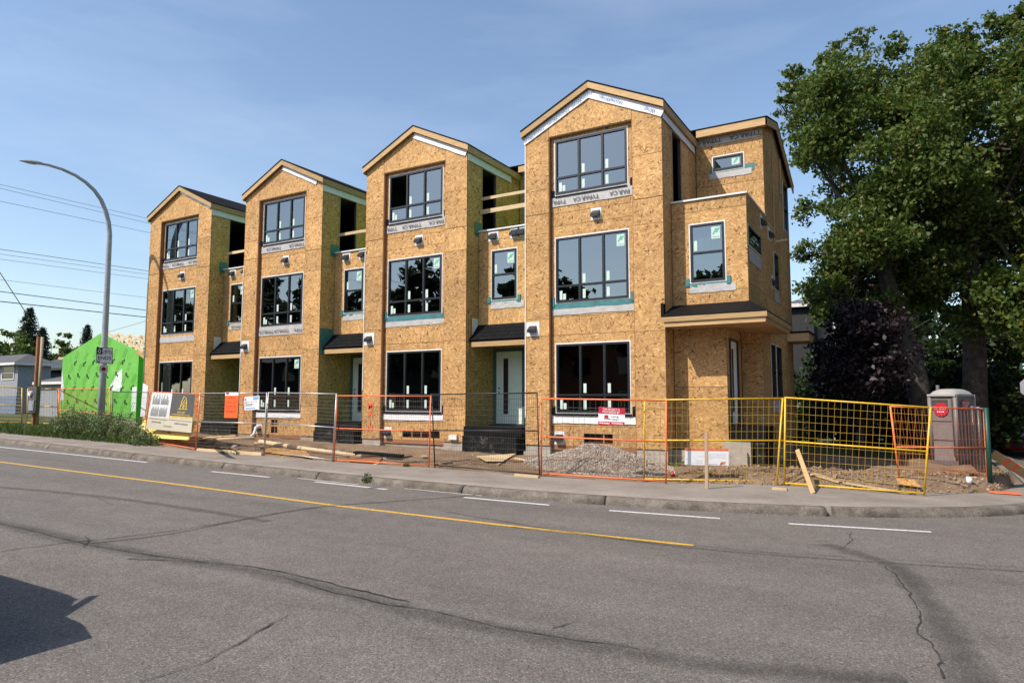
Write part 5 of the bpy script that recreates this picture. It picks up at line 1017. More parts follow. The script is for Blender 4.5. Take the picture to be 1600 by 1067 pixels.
def cup(name, mat, label, px, py, r, h, tilt=0):
    p = onD(px, py); ax = np.array([math.sin(tilt), .2*math.sin(tilt), math.cos(tilt)]); m = MB(); m.tube([p+Z_*r*math.sin(tilt), p+Z_*r*math.sin(tilt)+ax*h], [r*.75, r], 12); t_ = one(m, name, mat, label, 'cup', p); m = MB(); m.tube([p+Z_*r*math.sin(tilt)+ax*h, p+Z_*r*math.sin(tilt)+ax*(h+.012)], [r*1.08, r*.95], 12); m.build('lid', 'white_sign', t_, tuple(p)); return t_
cup('paper_cup', 'red_sign', 'crumpled red cup on the soil beside the orange fence post', 1047, 745, .05, .11, 1.2); cup('paper_cup', 'white_sign', 'white paper cup standing behind the leaning orange panel', 1514, 756, .06, .13, .1)
m = MB(); a = ony(397, 682, -.35); m.tube([a+np.array([.0, .25, .34]), a+np.array([.02, .05, .32]), a+np.array([.03, -.02, .10]), a+np.array([-.02, -.12, .0])], .055, 10); one(m, 'drain_elbow', 'white_plastic', 'white plastic drain elbow at the foot of the second townhouse', 'pipe', a)
# orange spray letters on two piers
def spray(k, rows, x, mt='spray_orange'):
    for s, z, sz in rows: text(TH[k], 'spray_lettering', s, sz, np.array([X0[k]+x, -.014, z]), X_, Z_, mt, wide=1.0)
spray(2, (('M', 1.50, .34), ('A', 1.24, .32), ('I', .98, .26), ('N', .80, .28)), .36); spray(1, (('PS', 1.75, .3), ('A', 1.48, .3), ('E', 1.22, .28), ('L', .92, .26)), .33); spray(0, (('P', 1.85, .26), ('S', 1.55, .26), ('I', 1.28, .26)), 3.62)
ZONES = ((-10, -7.4, 'behind the bare grey panel with the orange notice'), (-7.2, -4.4, 'behind the second bare grey panel'), (-4.0, -1.5, 'behind the orange panel before the third townhouse'), (-1.0, 1.0, 'behind the black fence panel'), (7.1, 9.2, 'behind the rightmost yellow panel'))
for xa, xb, zn in ZONES:
    for cw, mt in (('pale', 'lumber_pale'), ('grey', 'lumber_grey'), ('dark', 'bark_post'), ('reddish', 'lumber_red')):
        x = rng.uniform(xa, xb); by_ = back_y(x); y = by_+rng.uniform(.15, 2.2); y = min(y, -.35-rng.random()*.3) if x < 4 else y
        a = rng.uniform(0, math.pi); l = rng.uniform(.2, .6); z = dirt_z(x, y)+.02; d = np.array([math.cos(a), math.sin(a)*.6, rng.uniform(-.05, .12)])*l
        p = np.array([x, y, z]); m = MB(); m.beam(p-d/2, p+d/2, rng.choice([.06, .09, .14]), .035); one(m, 'wood_offcut', mt, f'short {cw} wooden offcut in the mud {zn}', 'offcut', p, 'offcuts scattered in the mud')
    x = rng.uniform(xa, xb); y = back_y(x)+rng.uniform(.4, 1.9); y = min(y, -.5) if x < 4 else y; p = np.array([x, y, dirt_z(x, y)-.01]); s_ = rng.uniform(.08, .14); m = MB()
    m.grid([[p+np.array([s_*math.cos(th)*math.cos(ph)*1.3, s_*math.sin(th)*math.cos(ph), s_*.7*math.sin(ph)])*(1+.25*mnoise.noise((x+math.cos(th)*2, math.sin(th)*2, ph*2))) for th in np.linspace(0, 2*math.pi, 9)] for ph in np.linspace(-1.5, 1.5, 6)], False); one(m, 'concrete_lump', 'concrete', f'broken concrete lump in the mud {zn}', 'rubble', p, 'lumps of rubble in the mud')
# small scraps
mm = rocks(420, scat(-13, 10, .05, 2.4, -.05), .010, .045); one(mm, 'scraps', 'debris', 'small scraps of wood and plastic trodden into the mud of the lot', 'scraps', kind='stuff')

# ------------------------------------------------------------------ foliage
def leaves(n, pts, size, aspect=.55, up=.35, fold=.25, jitter=.35):
    pts = np.asarray(pts, float); n = len(pts); nrm = rng.normal(size=(n, 3)); nrm[:, 2] += up; nrm /= np.linalg.norm(nrm, axis=1)[:, None]
    a = np.cross(nrm, rng.normal(size=(n, 3))); a /= np.linalg.norm(a, axis=1)[:, None]; b = np.cross(nrm, a); s = size*rng.uniform(1-jitter, 1+jitter, (n, 1))
    L_, W_ = a*s, b*s*aspect; f = nrm*s*fold
    v = np.stack([pts-L_*.5, pts+W_*.5+f*.3-L_*.05, pts+L_*.5-f*.2, pts-W_*.5+f*.3-L_*.05], 1).reshape(-1, 3); return v
def quadmesh(name, v, mat, parent, off):
    v = v-np.array(off, float); n = len(v)//4; me = bpy.data.meshes.new(name); me.vertices.add(len(v)); me.vertices.foreach_set('co', v.ravel()); me.loops.add(len(v)); me.loops.foreach_set('vertex_index', np.arange(len(v), dtype=np.int32)); me.polygons.add(n); me.polygons.foreach_set('loop_start', np.arange(0, len(v), 4, dtype=np.int32)); me.polygons.foreach_set('loop_total', np.full(n, 4, np.int32)); me.materials.append(M[mat]); me.update(calc_edges=True)
    o = bpy.data.objects.new(name, me); COL.objects.link(o)
    if parent: o.parent = parent
    return o
def bezier(p, q, bend, n=7): p, q = np.array(p, float), np.array(q, float); return [p*(1-t)+q*t+np.array(bend)*4*t*(1-t) for t in np.linspace(0, 1, n)]
def tree(name, label, base, trunk_pts, tr0, tr1, blobs, leaf, lsize, per, cat='tree', group=None, mat_b='bark', limbs=16, hang=.0, aspect=.6):
    t = thing(name, label, cat, base, group); m = MB(); n = len(trunk_pts); m.tube(trunk_pts, list(np.linspace(tr0, tr1, n)), 12)
    top = np.array(trunk_pts[-1]); 
    idx = rng.permutation(len(blobs))[:limbs]
    for i in idx:
        c, r = blobs[i]; k = rng.integers(max(0, n-3), n); s = np.array(trunk_pts[k], float); c = np.array(c); pts = bezier(s, c, (0, 0, -.06*np.linalg.norm(c-s)), 7); rad = tr1*rng.uniform(.35, .6); m.tube(pts, list(np.linspace(rad, .02, 7)), 6, False)
        for _ in range(5): e = c+rng.normal(size=3)*r*.55; m.tube(bezier(pts[4], e, (0, 0, .1), 4), [rad*.3, rad*.22, .018, .008], 4, False)
    m.build('trunk', mat_b, t)
    P = []
    for c, r in blobs:
        nn = int(per*r*r); k = max(3, int(nn/26)); d = rng.normal(size=(k, 3)); d /= np.linalg.norm(d, axis=1)[:, None]; cl = np.array(c)+d*r*(rng.random((k, 1))**.42)*np.array([1, 1, .85]); 
        q = np.repeat(cl, nn//k, 0); q = q+rng.normal(size=q.shape)*np.array([.26, .26, .17])*min(1.2, r)*.75; q[:, 2] -= hang*np.abs(rng.normal(size=len(q)))*.3; P.append(q)
    P = np.concatenate(P); quadmesh('crown', leaves(len(P), P, lsize, aspect), leaf, t, base); return t
def region_blobs(fn, n, d0, d1, r0, r1):
    out = []
    while len(out) < n:
        p = fn()
        if p is None: continue
        out.append((atd(p[0], p[1], rng.uniform(d0, d1)), rng.uniform(r0, r1)))
    return out
def left_edge(y): return np.interp(y, [0, 60, 110, 160, 220, 300, 380, 440, 480, 520], [1475, 1340, 1250, 1232, 1262, 1285, 1275, 1272, 1290, 1370])
def fA():
    x, y = rng.uniform(1450, 1900), rng.uniform(40, 470); top = np.interp(x, [1450, 1500, 1560, 1620, 1700, 1800, 1900], [95, 62, 60, 20, 10, 40, 130]); bot = np.interp(x, [1450, 1500, 1545, 1600, 1700, 1900], [450, 440, 440, 500, 500, 460]); return (x, y) if top+14 < y < bot else None
def fB():
    x, y = rng.uniform(1225, 1500), rng.uniform(60, 480); top = np.interp(x, [1225, 1250, 1290, 1340, 1400, 1440, 1500], [150, 110, 95, 75, 105, 90, 70]); bot = np.interp(x, [1240, 1280, 1330, 1380, 1420, 1500], [480, 505, 490, 450, 450, 450]); return (x, y) if left_edge(y)+8 < x and top+14 < y < bot else None
g = lambda px, py, d: atd(px, py, d)
bA = g(1522, 668, 30); bA[2] = -.2; bB = g(1450, 664, 28.5); bB[2] = -.2
blA = region_blobs(fA, 92, 26.5, 34, .65, 1.45); blB = region_blobs(fB, 96, 25.5, 32, .55, 1.25)
blB += [(atd(px, py, d), r) for px, py, d, r in ((1232, 140, 28, .45), (1222, 165, 28, .4), (1240, 115, 28, .5), (1240, 195, 28, .35), (1255, 245, 28.5, .5), (1262, 330, 29, .6), (1258, 395, 29, .6), (1262, 455, 30, .6), (1285, 490, 30, .6), (1300, 90, 28, .6), (1345, 62, 28, .5), (1290, 60+38, 28, .4), (1395, 75, 29, .6))]
blA += [(atd(px, py, d), r) for px, py, d, r in ((1480, 60, 29, .6), (1462, 78, 29, .55), (1550, 40, 29, .6), (1595, 22, 29, .6), (1575, 45, 29, .6), (1510, 55, 29, .5), (1560, 500, 28, .5), (1590, 480, 28, .6))]
blB += region_blobs(lambda: (rng.uniform(1415, 1495), rng.uniform(85, 330)), 16, 27, 31, .6, 1.1)+region_blobs(lambda: (rng.uniform(1270, 1400), rng.uniform(440, 520)), 12, 26, 30, .4, .8)
blA += region_blobs(lambda: (rng.uniform(1400, 1660), rng.uniform(430, 520)), 20, 27, 34, .45, .9)
tree('elm_tree', 'huge leafy elm with a thick upright trunk behind the portable toilet', bA, [bA, g(1523, 560, 30), g(1519, 470, 30), g(1512, 400, 29.6), g(1520, 310, 29.3), g(1530, 230, 29)], .42, .20, blA, 'leaf_elm', .18, 1000, limbs=26)
tree('elm_tree', 'big leafy elm whose leaning trunk rises behind the yellow fence', bB, [bB, g(1432, 590, 28.4), g(1412, 520, 28.2), g(1388, 445, 28), g(1375, 380, 27.8), g(1372, 300, 27.8)], .40, .18, blB, 'leaf_elm', .165, 1100, limbs=28)
m = MB(); 
def blob_region(x0, x1, y0, y1, n, d0, d1, r0, r1, shape=None):
    def f():
        x, y = rng.uniform(x0, x1), rng.uniform(y0, y1)
        if shape and not shape((x-x0)/(x1-x0), (y-y0)/(y1-y0)): return None
        return x, y
    return region_blobs(f, n, d0, d1, r0, r1)
rnd = lambda u_, v_: (2*u_-1)**2+(2*v_-1)**2 < 1.05
def quick(name, label, bpx, d, x0, x1, y0, y1, n, leaf, lsize, per, r0=.6, r1=1.1, dd=1.5, shape=rnd, tr=.14, group=None, zb=-.2, limbs=8):
    b = g(bpx, 640, d); b[2] = zb; c = g((x0+x1)/2, y0*.6+y1*.4, d); return tree(name, label, b, [b, (b*2+c)/3, (b+c*2)/3, c], tr, tr*.4, blob_region(x0, x1, y0, y1, n, d-dd, d+dd, r0, r1, shape), leaf, lsize, per, group=group, limbs=limbs)
quick('plum_tree', 'dark purple leaved plum tree between the last townhouse and the leaning elm', 1340, 25, 1292, 1400, 475, 650, 30, 'leaf_purple', .16, 700, .5, .9, 1.2)
quick('young_tree', 'light green young tree glimpsed behind the leaning elm trunk', 1412, 36, 1390, 1450, 505, 650, 14, 'leaf_light', .22, 330, .6, .9)
quick('street_tree', 'mid green tree filling the right edge behind the street sign', 1610, 44, 1545, 1720, 500, 650, 30, 'leaf_light', .28, 260, .8, 1.4, 2.5)
BG = 'trees massed behind the elms'
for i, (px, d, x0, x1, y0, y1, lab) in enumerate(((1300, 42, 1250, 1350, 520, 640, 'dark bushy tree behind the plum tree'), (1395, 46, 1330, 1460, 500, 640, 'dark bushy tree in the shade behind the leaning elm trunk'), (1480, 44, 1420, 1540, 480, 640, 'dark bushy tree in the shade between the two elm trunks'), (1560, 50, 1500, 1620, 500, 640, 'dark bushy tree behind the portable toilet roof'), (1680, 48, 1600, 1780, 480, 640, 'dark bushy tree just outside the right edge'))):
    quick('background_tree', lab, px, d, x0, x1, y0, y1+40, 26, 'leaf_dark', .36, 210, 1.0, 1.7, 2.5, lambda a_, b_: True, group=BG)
def spruce(name, label, base, h, wd, group=None, bare=0.04):
    t = thing(name, label, 'tree', base, group); base = np.array(base, float); m = MB(); m.tube([base, base+Z_*h*.6, base+Z_*h], [wd*.09, wd*.05, .02], 8); P = []; nw = int(h*2.6)
    for i in range(nw):
        f = i/nw; z = h*(bare+(1-bare)*f); L_ = wd*(1-f)**.85*rng.uniform(.75, 1.15)+.1
        for k in range(9):
            a = 2*math.pi*(k+rng.random()*.7)/9+i; ll = L_*rng.uniform(.6, 1.1); d = np.array([math.cos(a), math.sin(a), 0]); e = base+Z_*(z-ll*.22)+d*ll
            if k % 3 == 0: m.tube([base+Z_*z, e], [.03, .01], 3, False)
            n = int(10+ll*22); s = rng.random(n)**.6; q = (base+Z_*z)[None]*(1-s[:, None])+e[None]*s[:, None]; q = q+Z_*(.10*ll*np.sin(s*3.1)[:, None])-np.c_[np.zeros(n), np.zeros(n), np.abs(rng.normal(size=n))*.16]+rng.normal(size=(n, 3))*.11; P.append(q)
    m.build('trunk', 'bark', t); P = np.concatenate(P); quadmesh('crown', leaves(len(P), P, .34, .30, up=.6), 'needle', t, base); return t
b = g(38, 622, 92); spruce('spruce_tree', 'tall dark spruce behind the pale bungalow', (b[0], b[1], .6), g(36, 477, 92)[2]-.6, 4.0)
b = g(131, 622, 100); spruce('spruce_tree', 'slim dark spruce rising behind the left end of the green garage', (b[0], b[1], .6), g(131, 504, 100)[2]-.6, 2.6)
b = g(60, 622, 96); spruce('spruce_tree', 'broad dark spruce right of the tall one, behind the orange post', (b[0], b[1], .6), g(60, 508, 96)[2]-.6, 3.4)
quick('broadleaf_tree', 'mid green rounded tree in front of the tall spruce', 14, 84, -40, 44, 520, 640, 26, 'leaf_elm', .40, 120, 1.1, 1.9, 1.5, zb=.6)
quick('broadleaf_tree', 'grey green rounded tree left of the slim spruce', 102, 104, 82, 122, 526, 620, 16, 'leaf_elm', .36, 170, .8, 1.2, 1.5, zb=.6)

# ------------------------------------------------------------------ houses behind
def house(name, label, x0, x1, y0, y1, zb, ze, zr, wallm, roofm, wins=(), hip=True, fascia='trim_white', cat='house', oh=.45, door=None, base_m=None, group=None):
    t = thing(name, label, cat, ((x0+x1)/2, y0, zb), group); m = MB(); m.box((x0, y0, zb-.5), (x1, y1, ze)); m.build('wall', wallm, t)
    if base_m: m = MB(); m.box((x0-.02, y0-.02, zb-.5), (x1+.02, y0-.003, zb+(ze-zb)*.38)); m.build('lower_cladding', base_m, t)
    X0_, X1_, Y0_, Y1_ = x0-oh, x1+oh, y0-oh, y1+oh; ym = (y0+y1)/2; hl = (y1-y0)/2+oh if hip else 0; hl = min(hl, (X1_-X0_)*.42); m = MB(); A_, B_ = (X0_+hl, ym, zr), (X1_-hl, ym, zr); c = [(X0_, Y0_, ze), (X1_, Y0_, ze), (X1_, Y1_, ze), (X0_, Y1_, ze)]
    m.quad(c[0], c[1], B_, A_); m.quad(c[2], c[3], A_, B_); m.poly([c[1], c[2], B_]); m.poly([c[3], c[0], A_]); m.quad(c[3], c[2], c[1], c[0]); m.build('roof', roofm, t)
    m = MB(); m.box((X0_, Y0_-.02, ze-.18), (X1_, Y0_+.01, ze-.004)); m.box((X1_-.01, Y0_+.011, ze-.18), (X1_+.02, Y1_, ze-.004)); m.build('fascia', fascia, t)
    for a, b, c_, d in wins:
        m = MB()
        for q in (((a-.07, c_-.07), (b+.07, c_)), ((a-.07, d), (b+.07, d+.07)), ((a-.07, c_), (a, d)), ((b, c_), (b+.07, d))): m.box((q[0][0], y0-.05, q[0][1]), (q[1][0], y0-.003, q[1][1]))
        m.box((a, y0-.045, (c_+d)/2-.02), (b, y0-.003, (c_+d)/2+.02)); w_ = m.build('window', 'trim_white', t); m = MB(); m.box((a, y0-.02, c_), (b, y0-.003, (c_+d)/2-.02)); m.box((a, y0-.02, (c_+d)/2+.02), (b, y0-.003, d)); m.build('pane', 'window_dark', w_)
    return t
def HX(px, Y): return ony(px, 600, Y)[0]
def HZ(px, py, Y): return ony(px, py, Y)[2]
Y = 8.0; house('bungalow', 'pale grey bungalow with a blue lower wall at the left edge', HX(-110, Y), HX(27, Y), Y, Y+2.2, .5, HZ(20, 567, Y), HZ(10, 555, Y+1), 'siding_pale', 'roof_grey', [(HX(3.5, Y), HX(21, Y), HZ(12, 592, Y), HZ(12, 573.5, Y))], base_m='siding_blue')
Y = 13.5; house('dark_house', 'dark house with a long green-black roof behind the orange post', HX(33, Y), HX(140, Y), Y, Y+9, .6, HZ(60, 577, Y), HZ(90, 548, Y+4.5), 'siding_dark', 'roof_green', [(HX(46, Y), HX(50, Y), HZ(48, 594, Y), HZ(48, 584, Y))], fascia='siding_dark')
Y = 7.0; house('neighbour_garage', 'low grey garage with white eaves between the power post and the green garage', HX(62, Y), HX(118, Y), Y, Y+6, .4, HZ(75, 596.5, Y), HZ(75, 580, Y+3), 'siding_pale', 'roof_grey', oh=.3, cat='garage')
Y = 19.0; t = house('modern_house', 'dark modern house just visible past the last townhouse corner', HX(1236, Y), HX(1275, Y), Y, Y+9, -.4, HZ(1260, 474, Y), HZ(1260, 466, Y+4), 'siding_black', 'roof_grey', (), fascia='trim_white', hip=False, oh=.25)
m = MB(); m.box((HX(1275, Y)+.003, Y+1, -.4), (HX(1275, Y)+.9, Y+8, HZ(1285, 505, Y))); m.build('side_wing', 'trim_white', t)
# ------------------------------------------------------------------ power post, utility pole, wires
p = onS(56, 664, .0); t = thing('power_post', 'orange and grey temporary power post with boxes behind the yellow fence', 'post', p); yy = p[1]
zt_ = ony(55, 527, yy)[2]; m = MB(); m.beam(p-Z_*.3+X_*-.22, np.array([p[0]-.22, yy, zt_]), .16, .16, (0, 1, 0)); m.build('timber_post', 'paint_orange' if False else 'lumber_red', t); m = MB(); m.tube([p+X_*.12, np.array([p[0]+.12, yy, zt_-.02])], .07, 10); m.build('conduit', 'lumber_grey', t)
zb_ = ony(55, 652, yy)[2]; zq = ony(55, 604, yy)[2]; m = MB(); m.box((p[0]-.35, yy-.28, zb_+.25), (p[0]+.45, yy-.10, zq)); bx_ = m.build('meter_cabinet', 'paint_green' if False else 'porta_dark', t); m = MB(); m.disc((p[0]-.05, yy-.285, zq-.35), X_, Z_, .13, 14, ext=(0, -.08, 0)); m.build('meter', 'white_plastic', bx_); m = MB(); m.box((p[0]-.15, yy-.33, zb_+.35), (p[0]+.35, yy-.283, zb_+.85)); m.build('box_door', 'siding_pale', bx_)
XW = -31.0; pu = onx(-50, 640, XW); pu[2] = .4; t = thing('utility_pole', 'wooden utility pole standing just beyond the left edge', 'utility pole', pu); zt2 = onx(-50, 262, XW)[2]
m = MB(); m.tube([pu-Z_*.5, np.array([XW, pu[1], zt2])], [.17, .11], 10); m.build('pole', 'bark_post', t)
for py in (300, 395): z = onx(-50, py, XW)[2]; m = MB(); m.box((XW-1.1, pu[1]-.16, z-.14), (XW+1.1, pu[1]-.12, z-.03)); m.build('crossarm', 'bark_post', t)
for i, (y0, y1, r, dx) in enumerate(((288.5, 342, .010, -.9), (294.5, 349, .010, 0), (314.5, 363.5, .010, .9), (389.5, 423.5, .014, -.9), (397, 429, .009, 0), (405, 436, .009, .9), (437, 465.5, .009, 0), (455.5, 485.3, .020, 0), (471, 496, .024, 0))):
    X = XW+dx; a, b = onx(0, y0, X), onx(232, y1, X); d = (b-a)/(b[1]-a[1]); ya, yb = -60, 70; pts = [a+d*(y-a[1]) for y in np.linspace(ya, yb, 14)]; m = MB(); m.tube(pts, r, 5, False)
    lab = ['uppermost outer', 'uppermost middle', 'uppermost inner', 'fourth from the top,', 'fifth from the top,', 'sixth from the top,', 'thin low', 'upper thick black', 'lowest thick black'][i]
    one(m, 'power_line', 'wire_dark', f'{lab} overhead cable crossing the sky left of the townhouses', 'cable', pts[0], 'overhead cables')
a = np.array([p[0], yy, zt_]); b = np.array([XW, pu[1], onx(-50, 395, XW)[2]]); 
b2 = a+(ony(9, 440, yy-2)-a)*1.6; m = MB(); m.tube([a, b2], .02, 5, False); one(m, 'service_drop', 'wire_grey', 'slack service cable running up left from the power post', 'cable', a)
a = ony(168, 519, 6.5); b = ony(240, 498, 6.0); m = MB(); m.tube([a, b], .012, 5, False); one(m, 'service_cable', 'wire_grey', 'thin cable sloping up from the green garage to the leftmost townhouse', 'cable', a)

# ------------------------------------------------------------------ weeds and verge
def blades(n, place, h0, h1, wd=.018):
    V_ = []
    for _ in range(n):
        p = place()
        if p is None: continue
        a = rng.uniform(0, 2*math.pi); h = rng.uniform(h0, h1); d = np.array([math.cos(a), math.sin(a), 0]); l = rng.normal(size=3)*np.array([1, 1, 0])*h*.35; p = np.array(p); V_ += [p-d*wd/2, p+d*wd/2, p+d*wd*.2+l*.5+Z_*h*.6, p+l+Z_*h]
    return np.array(V_)
def vergep():
    x = rng.uniform(-46, -13.2); y = back_y(x)+rng.uniform(-.12, 2.4); return (x, y, S(x)-.01) if rng.random() < .35+.65*(y-back_y(x) < 1.2) else None
o = quadmesh('verge_grass', blades(16000, vergep, .10, .42, .03), 'grass_blade', None, (0, 0, 0)); tag(o, 'unmown grass verge along the pavement at the left', 'grass', kind='stuff')
def weed(label, cx, cy, rx, ry, h, n, flowers=True, group=None, ls=.085, stems=26, dz=-.02):
    b = np.array([cx, cy, S(cx)+dz]); t = thing('weed_clump', label, 'weeds', b, group); m = MB(); P = []; F = []
    for i in range(stems):
        a = rng.uniform(0, 2*math.pi); r = math.sqrt(rng.random()); q = b+np.array([rx*r*math.cos(a), ry*r*math.sin(a), 0]); hh = h*rng.uniform(.65, 1.05)*(1-.45*r*r); e = q+np.array([rng.normal()*.16*h, rng.normal()*.12*h, hh]); m.tube([q, (q+e)/2+rng.normal(size=3)*.03, e], [.008, .006, .003], 3, False); k = n//stems; s = rng.random(k)**.7; P.append(q*(1-s[:, None])+e*s[:, None]+rng.normal(size=(k, 3))*np.array([.12, .12, .06])*min(1, h)); f = max(1, k//14); F.append(np.repeat(e[None], f, 0)+rng.normal(size=(f, 3))*np.array([.12, .12, .1])*h*.8)
    m.build('stem', 'weed_leaf', t); quadmesh('foliage', leaves(0, np.concatenate(P), ls, .5), 'weed_leaf', t, b)
    tag(t.children[-1], kind='stuff') if t.children else None
    if flowers: tag(quadmesh('flower_head', leaves(0, np.concatenate(F), .035, .9), 'weed_flower', t, b), kind='stuff')
    return t
WG = 'tall weeds on the verge'
for i, (cx, cy, rx, ry, h, n, lab) in enumerate(((-18.75, -2.35, .95, .6, 1.2, 2600, 'tall bushy weeds left of the street lamp foot'), (-17.6, -2.2, .9, .6, 1.3, 2600, 'tallest bushy weeds in front of the street lamp foot'), (-16.35, -2.3, .9, .6, 1.1, 2300, 'bushy weeds just right of the street lamp foot'), (-15.1, -2.5, .85, .5, .8, 1900, 'knee high weeds between the lamp and the project board'), (-14.2, -2.7, .6, .35, .6, 900, 'low weeds beside the yellow foam sheet'), (-13.0, -3.0, .6, .3, .55, 900, 'small weeds at the foot of the project board'))): weed(lab, cx, cy, rx, ry, h, n, True, WG)
p = onS(572, 752, 0); weed('single weed tuft growing on the edge of the kerb', p[0], p[1], .12, .08, .2, 240, False, None, .045, 12)
p = onS(1478, 803, RO); weed('flat weed tuft in the gutter near the right kerb corner', p[0], p[1]+.03, .3, .07, .13, 260, False, None, .04, 14, RO-.01)
p = onS(340, 708, 0); weed('green sprouts along the foot of the grey panel', p[0]+.6, p[1]+.0, .6, .08, .12, 260, False, None, .04, 16)
p = onS(634, 729, 0); weed('green sprout under the orange fence rail', p[0], p[1], .14, .06, .14, 120, False, None, .04, 8)
p = onD(1058, 727); weed('dark green weed in the corner beside the last townhouse', p[0], p[1], .25, .2, .45, 420, False, None, .07, 12)
m = MB(); a = onS(1381, 805, -.13); m.tube([a+X_*(-.2), a+X_*-.1+Z_*.07, a+X_*.08+Z_*.08, a+X_*.22+Z_*.01], .012, 6); one(m, 'wire_scrap', 'white_plastic', 'bent white plastic strip lying in the gutter', 'strip', a)

# ------------------------------------------------------------------ cars
def car(name, label, loc, heading, paint, L_=4.4, Wd=1.78, H=1.46, hood=.92, cat='car', suv=False):
    t = thing(name, label, cat, loc); c, s = math.cos(heading), math.sin(heading); o = np.array(loc, float)
    T = lambda x, y, z: o+np.array([x*c-y*s, x*s+y*c, z])                            # x forward, y left
    prof = [(-L_/2, .42), (-L_/2+.03, .78), (-L_/2+.12, hood+.06), (-L_/2+.45, hood+.10), (L_*.16, hood+.04), (L_/2-.55, hood-.06), (L_/2-.12, hood-.22), (L_/2, .62), (L_/2-.02, .34), (L_/2-.35, .22), (-L_/2+.3, .22)]
    def shell(pr, w0, nm, mt, par, taper=.0, y_in=1.0):
        m = MB(); rows = []
        zmax = max(p[1] for p in pr); zmin = min(p[1] for p in pr)
        ys = [-w0/2, -w0/2+.05, -w0/4, 0, w0/4, w0/2-.05, w0/2]
        for y in ys:
            k = .96 if abs(y) == w0/2 else 1.0; row = []
            for x, z in pr+[pr[0]]: f = 1-taper*(z-zmin)/max(.01, zmax-zmin); row.append(T(x*k, y*f, zmin+(z-zmin)*(k if z > zmin+.1 else 1)))
            rows.append(row)
        m.grid(rows); m.poly(rows[0][:-1]); m.poly(rows[-1][:-1][::-1]); return m.build(nm, mt, par)
    body = shell(prof, Wd, 'body', paint, t)
    if suv: cab = [(-L_/2+.16, hood+.04), (-L_/2+.36, H-.06), (-L_/2+.7, H), (L_*.05, H), (L_*.14, H-.05), (L_*.30, hood+.0)]
    else: cab = [(-L_/2+.35, hood+.06), (-L_/2+.95, H-.05), (-L_*.12, H), (L_*.04, H-.03), (L_*.24, hood+.0)]
    shell(cab, Wd-.10, 'cabin', 'car_glass', body, .16)
    rfp = [(p[0], p[1]+.006) for p in cab[1:-1]]; m = MB(); rows = [[T(x, y*(Wd-.10)*.84/2, z) for x, z in rfp] for y in (-1, -.5, 0, .5, 1)]; m.grid(rows); m.build('roof', paint, body)
    m = MB()
    for sgn in (-1, 1):
        for (x0_, z0_), (x1_, z1_) in ((cab[0], cab[1]), (cab[-2], cab[-1])): m.beam(T(x0_, sgn*(Wd-.10)/2, z0_), T(x1_, sgn*(Wd-.10)*.84/2, z1_+.004), .06, .05)
        xm = (cab[1][0]+cab[-2][0])/2; m.beam(T(xm-.05, sgn*(Wd-.09)/2, hood+.05), T(xm, sgn*(Wd-.10)*.845/2, H-.02), .09, .03)
    m.build('pillar', paint, body)
    for x in (-L_/2+.82, L_/2-.85):
        for sgn in (-1, 1):
            m = MB(); a, b = T(x, sgn*(Wd/2-.2), .33), T(x, sgn*(Wd/2+.012), .33); m.tube([a, b], .33, 20); wh = m.build('wheel', 'tyre', t); m = MB(); e = (b-a)/np.linalg.norm(b-a); m.tube([b, b+e*.012], [.21, .19], 14); m.build('rim', 'chrome', wh)
    for sgn in (-1, 1):
        m = MB(); q = T(L_/2-.14, sgn*(Wd/2-.28), .70); m.obox(q, (c, s, 0), (-s, c, 0), Z_, .09, .22, .075); m.build('headlight', 'chrome', body); m = MB(); m.obox(T(-L_/2+.05, sgn*(Wd/2-.22), .84), (c, s, 0), (-s, c, 0), Z_, .05, .16, .1); m.build('tail_light', 'red_sign', body)
        m = MB(); m.obox(T(L_*.13, sgn*(Wd/2+.06), hood+.12), (c, s, 0), (-s, c, 0), Z_, .06, .10, .07); m.build('side_mirror', paint, body)
    m = MB(); m.obox(T(L_/2-.035, 0, .5), (c, s, 0), (-s, c, 0), Z_, .04, .55, .11); m.build('grille', 'ink', body); m = MB(); m.obox(T(L_/2-.005, 0, .36), (c, s, 0), (-s, c, 0), Z_, .03, .24, .055); m.build('number_plate', 'white_sign', body); return t
p = onS(1576, 714, RO); car('parked_car', 'dark red parked car seen from the front at the right edge', (p[0]+.72, p[1]+2.2, S(p[0])+RO), R(-90), 'dark_red')
p = g(1572, 690, 41); car('parked_car', 'dark blue tall car parked behind the red one', (p[0]+.95, p[1]+2.3, S(p[0])+RO), R(-90), 'car_dark', 4.7, 1.9, 1.75, 1.08, suv=True)
car('pickup_car', 'dark tall car parked beside the camera, outside the left edge', (1.02, -15.2, S(.4)+RO), 0, 'car_dark', 4.5, 1.86, 1.85, 1.20, suv=True)
# ------------------------------------------------------------------ street name sign and stop sign at the right edge
p = g(1613, 690, 27); p[2] = S(p[0]); t = thing('street_sign', 'street corner post with a green name blade and an octagonal plate', 'sign', p); m = MB(); m.tube([p-Z_*.2, p+Z_*3.3], .03, 8); m.build('post', 'galv', t)
N2 = CAM-p; N2[2] = 0; N2 /= np.linalg.norm(N2); U2 = np.cross(Z_, N2); U2 = U2 if U2@RT > 0 else -U2
c = bplane(1594, 567, p+N2*.04, N2); c2 = bplane(1594, 578, p+N2*.04, N2); h = c[2]-c2[2]; m = MB(); m.prism([c2, c2+U2*.95, c2+U2*.95+Z_*h, c], -N2*.02); m.build('name_blade', 'paint_green', t); text(t, 'lettering', '2 ST', h*.95, c2+U2*.06+Z_*h*.5+N2*.004, U2, Z_, 'white_sign', 'LEFT')
q = bplane(1617, 605, p+N2*.045, N2); m = MB(); m.prism([q+U2*.40*math.cos(R(22.5+45*k))+Z_*.40*math.sin(R(22.5+45*k)) for k in range(8)], -N2*.01); m.build('octagon_plate', 'siding_pale', t)

